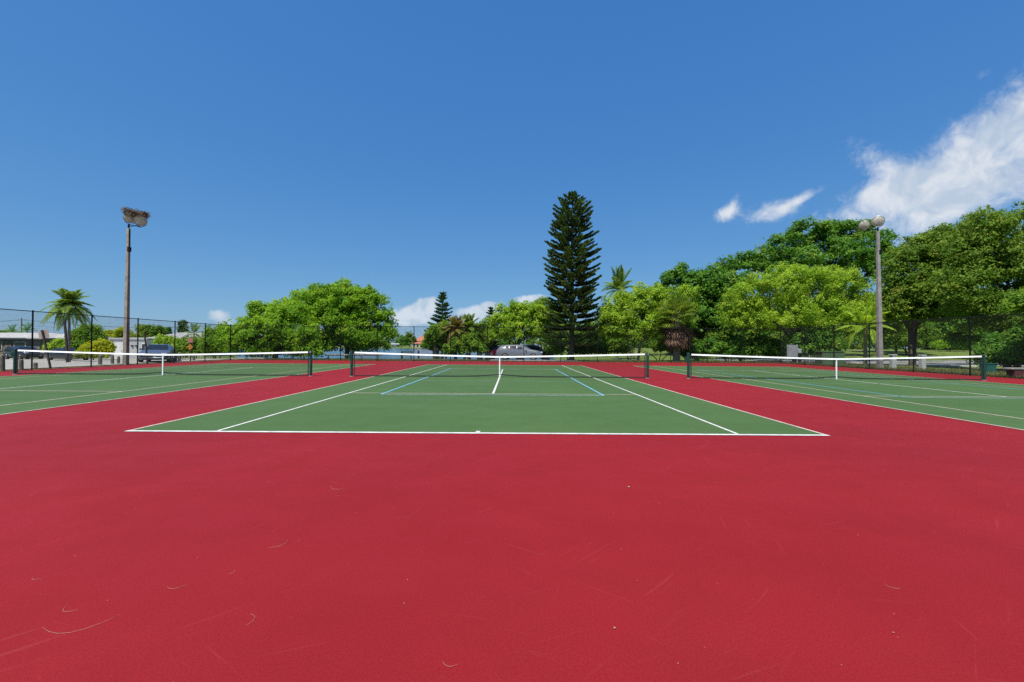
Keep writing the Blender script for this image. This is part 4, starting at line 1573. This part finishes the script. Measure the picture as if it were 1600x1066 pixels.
def car(label, loc, rz, paint, L=4.6, W=1.82, H=1.42, suv=False, group='cars parked beyond the fences', name='parked_car'):
    """front faces local -Y"""
    root = empty(name, loc, rz)
    tag(root, label, 'car', group)
    hb = .82 if not suv else .98            # hood height
    # stations from front (y=-L/2) to back: (y, zbottom, zbelt, ztop, half width belt, half width top)
    f = -L / 2
    w = W / 2
    if suv:
        S = [(f, .42, .62, .66, w * .80, w * .74), (f + .12, .28, .80, .88, w * .93, w * .84), (f + .55, .24, .90, hb, w, w * .86),
             (f + 1.15, .24, .98, hb + .10, w, w * .84), (f + 1.85, .24, 1.02, H - .06, w, w * .74), (f + 2.4, .24, 1.03, H, w, w * .74),
             (f + 3.5, .24, 1.04, H - .02, w, w * .74), (f + L - .45, .26, 1.04, H - .08, w * .98, w * .72), (f + L - .08, .34, .98, 1.06, w * .93, w * .78), (f + L, .45, .80, .84, w * .86, w * .78)]
        ws = (f + 1.15, hb + .10, f + 1.85, H - .06)
        rw_ = (f + L - .45, H - .08, f + L - .10, 1.07)
        side = (f + 1.75, f + L - .55)
    else:
        S = [(f, .36, .52, .56, w * .78, w * .70), (f + .10, .24, .66, .70, w * .92, w * .82), (f + .45, .20, .74, .78, w * .99, w * .86),
             (f + 1.25, .20, .86, .92, w, w * .84), (f + 2.05, .20, .90, H - .05, w, w * .68), (f + 2.6, .20, .91, H, w, w * .67),
             (f + 3.2, .20, .92, H - .05, w, w * .67), (f + L - .75, .22, .93, 1.02, w * .98, w * .80), (f + L - .1, .30, .86, .92, w * .94, w * .80), (f + L, .42, .72, .76, w * .86, w * .76)]
        ws = (f + 1.25, .92, f + 2.05, H - .05)
        rw_ = (f + 3.2, H - .05, f + L - .75, 1.02)
        side = (f + 1.75, f + 3.65)
    mb = MB()
    rings = []
    for (y, zb, zl, zt, wb, wt_) in S:
        half = [(0, zb), (wb * .86, zb), (wb * .985, zb + .10), (wb, (zb + zl) * .5), (wb * .99, zl), (wt_ + .02, zt - .05 if zt - zl > .12 else zt - .015), (wt_ * .82, zt), (0, zt + .012)]
        ring = [(x, y, z) for x, z in half] + [(-x, y, z) for x, z in reversed(half[1:-1])]
        rings.append(ring)
    n = len(rings[0])
    for r_ in rings:
        mb.v += r_
    for i in range(len(rings) - 1):
        for k in range(n):
            mb.f.append((i * n + k, i * n + (k + 1) % n, (i + 1) * n + (k + 1) % n, (i + 1) * n + k))
    mb.f.append(tuple(range(n)))
    e = (len(rings) - 1) * n
    mb.f.append(tuple(e + k for k in reversed(range(n))))
    mb.build('body', paint, root, True, bevel=.0)

    def interp(y, j):
        for a, b_ in zip(S[:-1], S[1:]):
            if a[0] <= y <= b_[0]:
                t = (y - a[0]) / (b_[0] - a[0])
                return a[j] + (b_[j] - a[j]) * t
        return S[-1][j]
    # windscreen and rear window
    for nm, (ya, za, yb, zb_) in (('windscreen', ws), ('rear_window', rw_)):
        g_ = MB()
        k0, k1 = interp(ya, 5) * .93, interp(yb, 5) * .90
        g_.quad((-k0, ya + (.05 if nm == 'windscreen' else .03), za + .045), (k0, ya + (.05 if nm == 'windscreen' else .03), za + .045), (k1, yb - .04, zb_ + .018), (-k1, yb - .04, zb_ + .018))
        g_.build(nm, M_glass, root)
    # side windows
    for sx in (-1, 1):
        ys2 = np.linspace(side[0], side[1], 4)
        for a, b_ in zip(ys2[:-1], ys2[1:]):
            a2, b2 = a + .03, b_ - .03
            g_ = MB()
            pts = []
            for (y, top) in ((a2, 0), (b2, 0), (b2, 1), (a2, 1)):
                wb, wt_, zl, zt = interp(y, 4), interp(y, 5), interp(y, 2), interp(y, 3)
                t = .14 if not top else .84
                x = wb * .99 + (wt_ + .02 - wb * .99) * t + .012
                z = zl + (zt - .05 - zl) * t
                pts.append((sx * x, y, z))
            g_.poly(pts)
            g_.build('side_window', M_glass, root)
        # wheels
        for yw in (f + .85, f + L - .90):
            R_ = .33 if not suv else .37
            M = Matrix.Translation((sx * (w - .10), yw, R_)) @ Matrix.Rotation(R(90) * sx, 4, 'Y')
            wh = MB().lathe([(R_ * .62, -.10), (R_ * .95, -.10), (R_, -.06), (R_, .07), (R_ * .94, .115), (R_ * .64, .115)], 20, M).build('wheel', M_tyre, root, True)
            MB().lathe([(R_ * .63, .10), (R_ * .60, .122), (R_ * .2, .108), (.02, .125)], 20, M).build('rim', M_rim, wh)
        # lights, mirrors
        hz = S[1][2]
        hl = MB()
        hl.box((sx * w * .70, f + .10, hz - .02), (.36, .20, .13), Matrix.Rotation(-sx * .35, 3, 'Z'))
        hl.build('headlight', M_lampc, root, bevel=.03)
        tl = MB()
        tl.box((sx * w * .74, f + L - .05, S[-2][2] - .06), (.30, .12, .16), Matrix.Rotation(sx * .25, 3, 'Z'))
        tl.build('tail_light', M_tail, root, bevel=.02)
        mm = MB()
        mm.box((sx * (w + .09), ws[0] + .45, interp(ws[0] + .45, 2) + .10), (.18, .10, .13))
        mm.build('mirror', paint, root, bevel=.03)
        fg = MB()
        fg.box((sx * w * .62, f + .055, S[0][1] + .02), (.22, .06, .07))
        fg.build('fog_light', M_blk, root)
    gr = MB()
    gr.box((0, f + .035, S[0][2] + .02), (w * .84, .09, .12))
    gr.build('grille', M_blk, root, bevel=.015)
    MB().box((0, f - .012, S[0][2] + .04), (w * .80, .02, .018)).build('grille_bar', M_chrome, root)
    MB().box((0, f + .03, S[0][1] - .04), (w * 1.05, .10, .10)).build('air_intake', M_blk, root, bevel=.01)
    MB().box((0, f + L + .002, S[-1][2] - .10), (.31, .012, .15)).build('licence_plate', M_white, root)
    return root


P_blue = car_paint('slate_blue_paint', (0.11, 0.13, 0.18))
P_white = car_paint('white_car_paint', (0.70, 0.70, 0.69))
P_silver = car_paint('silver_car_paint', (0.20, 0.21, 0.23))
P_black = car_paint('black_car_paint', (0.02, 0.02, 0.024))
P_red = car_paint('red_car_paint', (0.40, 0.02, 0.025))
cb = base(235, 32.2)
car('slate blue sedan parked nose towards the fence beside brown pole', (cb.x, cb.y + .8, cb.z), R(31), P_blue, L=4.5, W=1.82, H=1.36)
cb = base(812, 43.5)
car('grey estate car parked side-on behind the middle net', (cb.x, cb.y, cb.z), R(84), P_silver, L=4.6, W=1.85, H=1.55, suv=True)
cb = base(832, 48.5)
car('black sport utility car parked behind the grey estate car', (cb.x, cb.y, cb.z), R(100), P_black, L=4.7, W=1.9, H=1.72, suv=True)
cb = base(776, 48.5)
car('small red car mostly hidden left of the grey estate car', (cb.x, cb.y, cb.z), R(20), P_red, L=4.1, W=1.72, H=1.42)
cb = base(14, 48)
car('dark car under the carport at the left picture edge', (cb.x, cb.y + 1.5, cb.z), R(70), P_black, L=4.6, W=1.85, H=1.5, suv=True)
cb = base(84, 46)
car('dark car parked beside the carport behind leaning sign', (cb.x, cb.y + 1.5, cb.z), R(80), P_black, L=4.3, W=1.8, H=1.4)

# ------------------------------------------------------------------ houses
M_roofw = simple('pale_flat_roof', (0.40, 0.39, 0.37), .8, 0, .1, 1.2)
M_roofg = simple('grey_shingle_roof', (0.30, 0.30, 0.30), .85, 0, .15, 2, .5, 8)
M_terra = simple('terracotta_roof', (0.42, 0.16, 0.09), .8, 0, .2, 1.2, .6, 4)
M_wallg = simple('pale_grey_wall', (0.50, 0.50, 0.48), .8, 0, .08, 1)
M_cream = simple('cream_stucco', (0.58, 0.50, 0.39), .85, 0, .1, .6)
M_slate = simple('dark_slate_cladding', (0.10, 0.11, 0.13), .7, 0, .1, 1)
M_win = simple('house_window_glass', (0.03, 0.04, 0.05), .08, 0, .1, 2, spec=.8)
M_wallb = simple('brown_house_wall', (0.22, 0.20, 0.18), .8, 0, .12, 1)  # one plain brown for walls and doors


def siding_mat():
    m, q, out = material('white_lap_siding')
    t = q.n('ShaderNodeTexCoord')
    wv = q.n('ShaderNodeTexWave', wave_type='BANDS', bands_direction='Z', wave_profile='SAW')
    wv.inputs['Scale'].default_value = 1.6
    q.link(t.outputs['Object'], wv.inputs['Vector'])
    b_ = q.n('ShaderNodeBsdfPrincipled')
    b_.inputs['Base Color'].default_value = (.60, .60, .60, 1)
    b_.inputs['Roughness'].default_value = .7
    bn = q.n('ShaderNodeBump')
    bn.inputs['Strength'].default_value = 1.0
    bn.inputs['Distance'].default_value = .03
    q.link(wv.outputs['Fac'], bn.inputs['Height'])
    q.link(bn.outputs[0], b_.inputs['Normal'])
    q.link(b_.outputs[0], out.inputs['Surface'])
    return m


M_siding = siding_mat()


def house(label, px0, px1, d, depth, wall_h, roof_h, wall_m, roof_m, wins=(), door=None, hip=False, over=.4, name='house', sink=0.0, group=None):
    """simple house seen square on: x from px0 to px1 at distance d; windows (x fraction, z, w, h)"""
    a, b_ = base(px0, d), base(px1, d)
    wd_ = b_.x - a.x
    z0 = min(a.z, b_.z) - sink
    root = empty(name, ((a.x + b_.x) / 2, d, z0))
    tag(root, label, 'house' if name == 'house' else name.replace('_', ' '), group)
    MB().box((0, depth / 2, wall_h / 2), (wd_, depth, wall_h)).build('wall', wall_m, root)
    r = MB()
    x0, x1, y0, y1 = -wd_ / 2 - over, wd_ / 2 + over, -over, depth + over
    zb, zt = wall_h + .003, wall_h + roof_h
    ins = (x1 - x0) * .25 if hip else 0.0
    rx0, rx1, ym = x0 + ins, x1 - ins, (y0 + y1) / 2
    th = .16
    v = [(x0, y0, zb), (x1, y0, zb), (x1, y1, zb), (x0, y1, zb), (x0, y0, zb + th), (x1, y0, zb + th), (x1, y1, zb + th), (x0, y1, zb + th), (rx0, ym, zt + th), (rx1, ym, zt + th)]
    r.v += v
    r.f += [(0, 3, 2, 1), (0, 1, 5, 4), (1, 2, 6, 5), (2, 3, 7, 6), (3, 0, 4, 7), (4, 5, 9, 8), (6, 7, 8, 9), (5, 6, 9), (7, 4, 8)]
    r.build('roof', roof_m, root)
    for (fx, z, w_, h_) in wins:
        x = -wd_ / 2 + fx * wd_
        fr = MB()
        fr.box((x, -.03, z), (w_ + .16, .08, h_ + .16))
        o = fr.build('window', M_white, root)
        MB().box((x, -.075, z), (w_, .02, h_)).build('pane', M_win, o)
    if door:
        fx, w_, h_ = door
        x = -wd_ / 2 + fx * wd_
        MB().box((x, -.03, h_ / 2), (w_, .07, h_)).build('door', M_wallb, root)
    return root


# carport house
h1 = house('low white roofed house with carport at the left edge', -90, 62, 56, 8, 2.45, .75, M_wallb, M_roofw, [(.55, 1.5, 1.6, 1.0), (.80, 1.5, 1.4, 1.0)], (.68, .9, 2.1), hip=True)
cw = (base(50, 50).x - base(-90, 50).x)
mb = MB()
mb.box((-1.0, -4.2, 2.47), (13.5, 6.4, .16))
mb.build('carport_roof', M_roofw, h1)
for x in (-7.2, -3.9, -.7, 2.3, 5.4):
    MB().box((x, -7.2, 1.19), (.13, .13, 2.40)).build('carport_post', M_white, h1)
house('low house wing with pale sloping roof behind royal palm', 60, 104, 58, 7, 2.45, .8, M_wallg, M_roofw, [(.3, 1.5, 1.0, 1.0), (.7, 1.5, 1.0, 1.0)], hip=True)
g1 = house('white lap-sided garage behind the brown light pole', 171, 229, 52, 5.5, 2.38, .12, M_siding, M_roofw, [(.93, 1.35, .35, 1.0)], over=.10, name='garage')
for x in (.85, 1.35):
    MB().box((x - .3, -.06, 1.62), (.26, .12, .16)).build('wall_mark', M_blk, g1)  # black boxes standing for two indistinct dark marks on the wall
mb = MB()
mb.box((-1.1, -.02, 1.0), (1.0, .06, 2.0))
mb.build('door', M_white, g1)
MB().box((-.72, -.08, 1.0), (.06, .06, .12)).build('door_handle', M_steel, g1)
house('grey shingle roofed house right of the white garage', 224, 318, 64, 9, 2.45, 1.15, M_wallg, M_roofg, [(.12, 1.5, 1.0, 1.1), (.3, 1.5, 1.4, 1.1), (.6, 1.5, 1.4, 1.1)], (.2, .9, 2.1), hip=True)
house('distant house with orange tiled roof behind the light pole', 160, 232, 105, 10, 2.9, 1.5, M_cream, M_terra, [(.2, 1.6, 1.6, 1.2), (.6, 1.6, 1.6, 1.2)], hip=True)
house('distant dark flat-topped building over the croton shrub', 154, 166, 150, 6, 5.1, .15, M_slate, M_slate, [(.5, 4.1, 1.4, .7)], over=.05, name='building')
# across the water
h6 = house('red tiled waterfront house on the far shore', 646, 700, 382, 16, 5.6, 5.6, M_cream, M_terra,
           [(.08 + .105 * i, 4.3, 1.5, 1.4) for i in range(9)] + [(.08 + .105 * i, 1.6, 1.7, 1.9) for i in range(9)], hip=True, over=.9)
MB().box((-9, -3, 1.7), (13, 6, 3.4)).build('porch', M_cream, h6)
r_ = MB()
r_.v += [(-16, -6.6, 3.41), (-2, -6.6, 3.41), (-2, .3, 3.41), (-16, .3, 3.41), (-13, -.2, 5.3), (-5, -.2, 5.3)]
r_.f += [(0, 3, 2, 1), (0, 1, 5, 4), (1, 2, 5), (2, 3, 4, 5), (3, 0, 4)]
r_.build('porch_roof', M_terra, h6)
for x in (-13.5, -10.5, -7.5, -4.5):
    MB().box((x, -6.06, 1.6), (1.5, .10, 2.2)).build('porch_window', M_win, h6)
bh = at(617, 540, 366)
root = empty('boathouse', (bh.x, 368, -.55))
tag(root, 'white roofed boathouse on the far shore', 'boathouse')
MB().box((0, 0, 3.0), (7.4, 5.4, .5), None, .85).build('roof', M_white, root)
for sx in (-1, 1):
    for sy in (-1, 1):
        MB().box((sx * 3.2, sy * 2.2, 1.0), (.35, .35, 3.6)).build('post', M_woodd, root)
MB().box((0, 0, .9), (4.6, 2.2, 1.1), None, .8).build('boat_hull', M_white, root)
house('low beige house on the far shore behind the domed tree', 560, 604, 384, 12, 3.6, 2.0, M_cream, M_terra, [(.2, 1.8, 2, 1.6), (.5, 1.8, 2, 1.6), (.8, 1.8, 2, 1.6)], hip=True)

# ------------------------------------------------------------------ power line
ub = base(33, 104)
root = empty('utility_pole', ub)
tag(root, 'thin distant utility pole carrying wires above the carport', 'utility pole')
ph = at(33, 497, 104).z - ub.z
MB().tube([(0, 0, -.3), (0, 0, ph)], [.16, .11], 8).build('pole', M_wood, root)
MB().box((0, 0, ph - .5), (1.8, .12, .12)).build('crossarm', M_wood, root)
for k, (dz, x) in enumerate(((-.42, -.8), (-.42, .8), (-1.6, 0))):
    for sx, ex in ((-1, -38), (1, 46)):
        pts = []
        for i in range(11):
            t = i / 10
            pts.append((x + (ex) * t, 3 * t, ph + dz + (-.1 * t) - 1.1 * math.sin(t * math.pi) + (-.9 * t if sx > 0 else .4 * t)))
        MB().tube(pts, .022, 4, False).build('wire', M_blk, root)

# ------------------------------------------------------------------ litter on the court
M_needle = simple('dry_pine_needle', (0.42, 0.25, 0.19), .8, 0, .2, 20)


def on_court(px, py):
    v = ray(px, py)
    t = -CAM_H / v.z
    return Vector((v.x * t, v.y * t, .004))


needles = [(398, 968, .10, 1.9, 'curled pine needle on the red court below the centre left'), (110, 990, .30, .35, 'longest pale pine needle at the lower left of the court'),
           (100, 957, .10, -.3, 'short pine needle just above the longest one'), (272, 921, .10, .25, 'pine needle on the red court right of the short left ones'),
           (52, 907, .06, -.1, 'tiny pine needle near the left picture edge'), (440, 853, .14, 1.0, 'faint pine needle in the middle of the red court'),
           (700, 1043, .07, -.25, 'short pine needle at the bottom edge'), (366, 895, .05, 1.6, 'tiny upright pine needle above the curled one'),
           (520, 765, .16, -.5, 'thin pine needle nearer the green court'), (1395, 920, .07, -.6, 'pine needle on the right side of the red court')]
for (px, py, L, a, lab) in needles:
    p = on_court(px, py)
    pts = []
    for i in range(7):
        t = i / 6 - .5
        c = .9 * t * t * L
        pts.append((math.cos(a) * t * L - math.sin(a) * c * 1.4, math.sin(a) * t * L + math.cos(a) * c * 1.4, .001))
    o = MB().tube(pts, [.0003, .0006, .0007, .0007, .0007, .0006, .0003], 4).build('pine_needle', M_needle)
    o.location = p
    tag(o, lab, 'pine needle', 'dry pine needles on the red court')
leafs = [(960, 985, .016, 'small curled dry leaf on the red court right of centre'), (983, 763, .035, 'pale dry leaf on the red court below the baseline'),
         (1395, 991, .011, 'small leaf scrap at the lower right of the court')]
for (px, py, s_, lab) in leafs:
    p = on_court(px, py)
    mb = MB()
    N = 6
    for i in range(N):
        t0, t1 = i / N, (i + 1) / N
        w0, w1 = math.sin(t0 * math.pi) * s_ * .35, math.sin(t1 * math.pi) * s_ * .35
        z0, z1 = .002 + s_ * .25 * (t0 - .5) ** 2, .002 + s_ * .25 * (t1 - .5) ** 2
        for sg in (-1, 1):
            mb.quad((t0 * s_, 0, z0), (t1 * s_, 0, z1), (t1 * s_, sg * w1, z1 + w1 * .5), (t0 * s_, sg * w0, z0 + w0 * .5))
    o = mb.build('dry_leaf', M_needle)
    o.location = p
    o.rotation_euler = (0, 0, random.uniform(0, 6))
    tag(o, lab, 'leaf', 'dry leaves on the red court')


# ------------------------------------------------------------------ grass along the outside of the fences
def grass():
    n = 42000
    part = rng.random(n)
    x = rng.uniform(-24, 24, n)
    y = YF + .12 + rng.exponential(2.6, n)
    m2 = part > .62
    x = np.where(m2, XR + .2 + rng.exponential(2.2, n), x)
    y = np.where(m2, rng.uniform(14, 40, n), y)
    keep = (in_water(x, y) < .1) & ~((x > -2.7) & (x < 6.7) & (y > 38.4)) & (y < 50)
    x, y = x[keep], y[keep]
    n = len(x)
    z = gz(x, y)
    h = rng.uniform(.04, .15, n) * np.where(y < YF + .5, 1.3, 1)
    a = rng.uniform(0, 6.283, n)
    w_ = rng.uniform(.012, .03, n)
    s_ = np.stack([np.cos(a), np.sin(a), np.zeros(n)], -1)
    l_ = np.stack([rng.normal(0, .35, n) * h, rng.normal(0, .35, n) * h, h], -1)
    P = np.stack([x, y, z - .01], -1)
    V = np.empty((n, 4, 3))
    V[:, 0] = P - s_ * w_[:, None]
    V[:, 1] = P + s_ * w_[:, None]
    V[:, 2] = P + l_ + s_ * w_[:, None] * .15
    V[:, 3] = P + l_ - s_ * w_[:, None] * .15
    m_ = leaf_mat('grass_blade', (0.085, 0.115, 0.025), (0.24, 0.21, 0.075), .3, .6)
    o = np_quads('grass', V, m_, np.clip(rng.normal(.45, .25, n), 0, 1))
    o['kind'] = 'stuff'
    o['label'] = 'ragged grass along the outside of the court fences'
    o['category'] = 'grass'


grass()
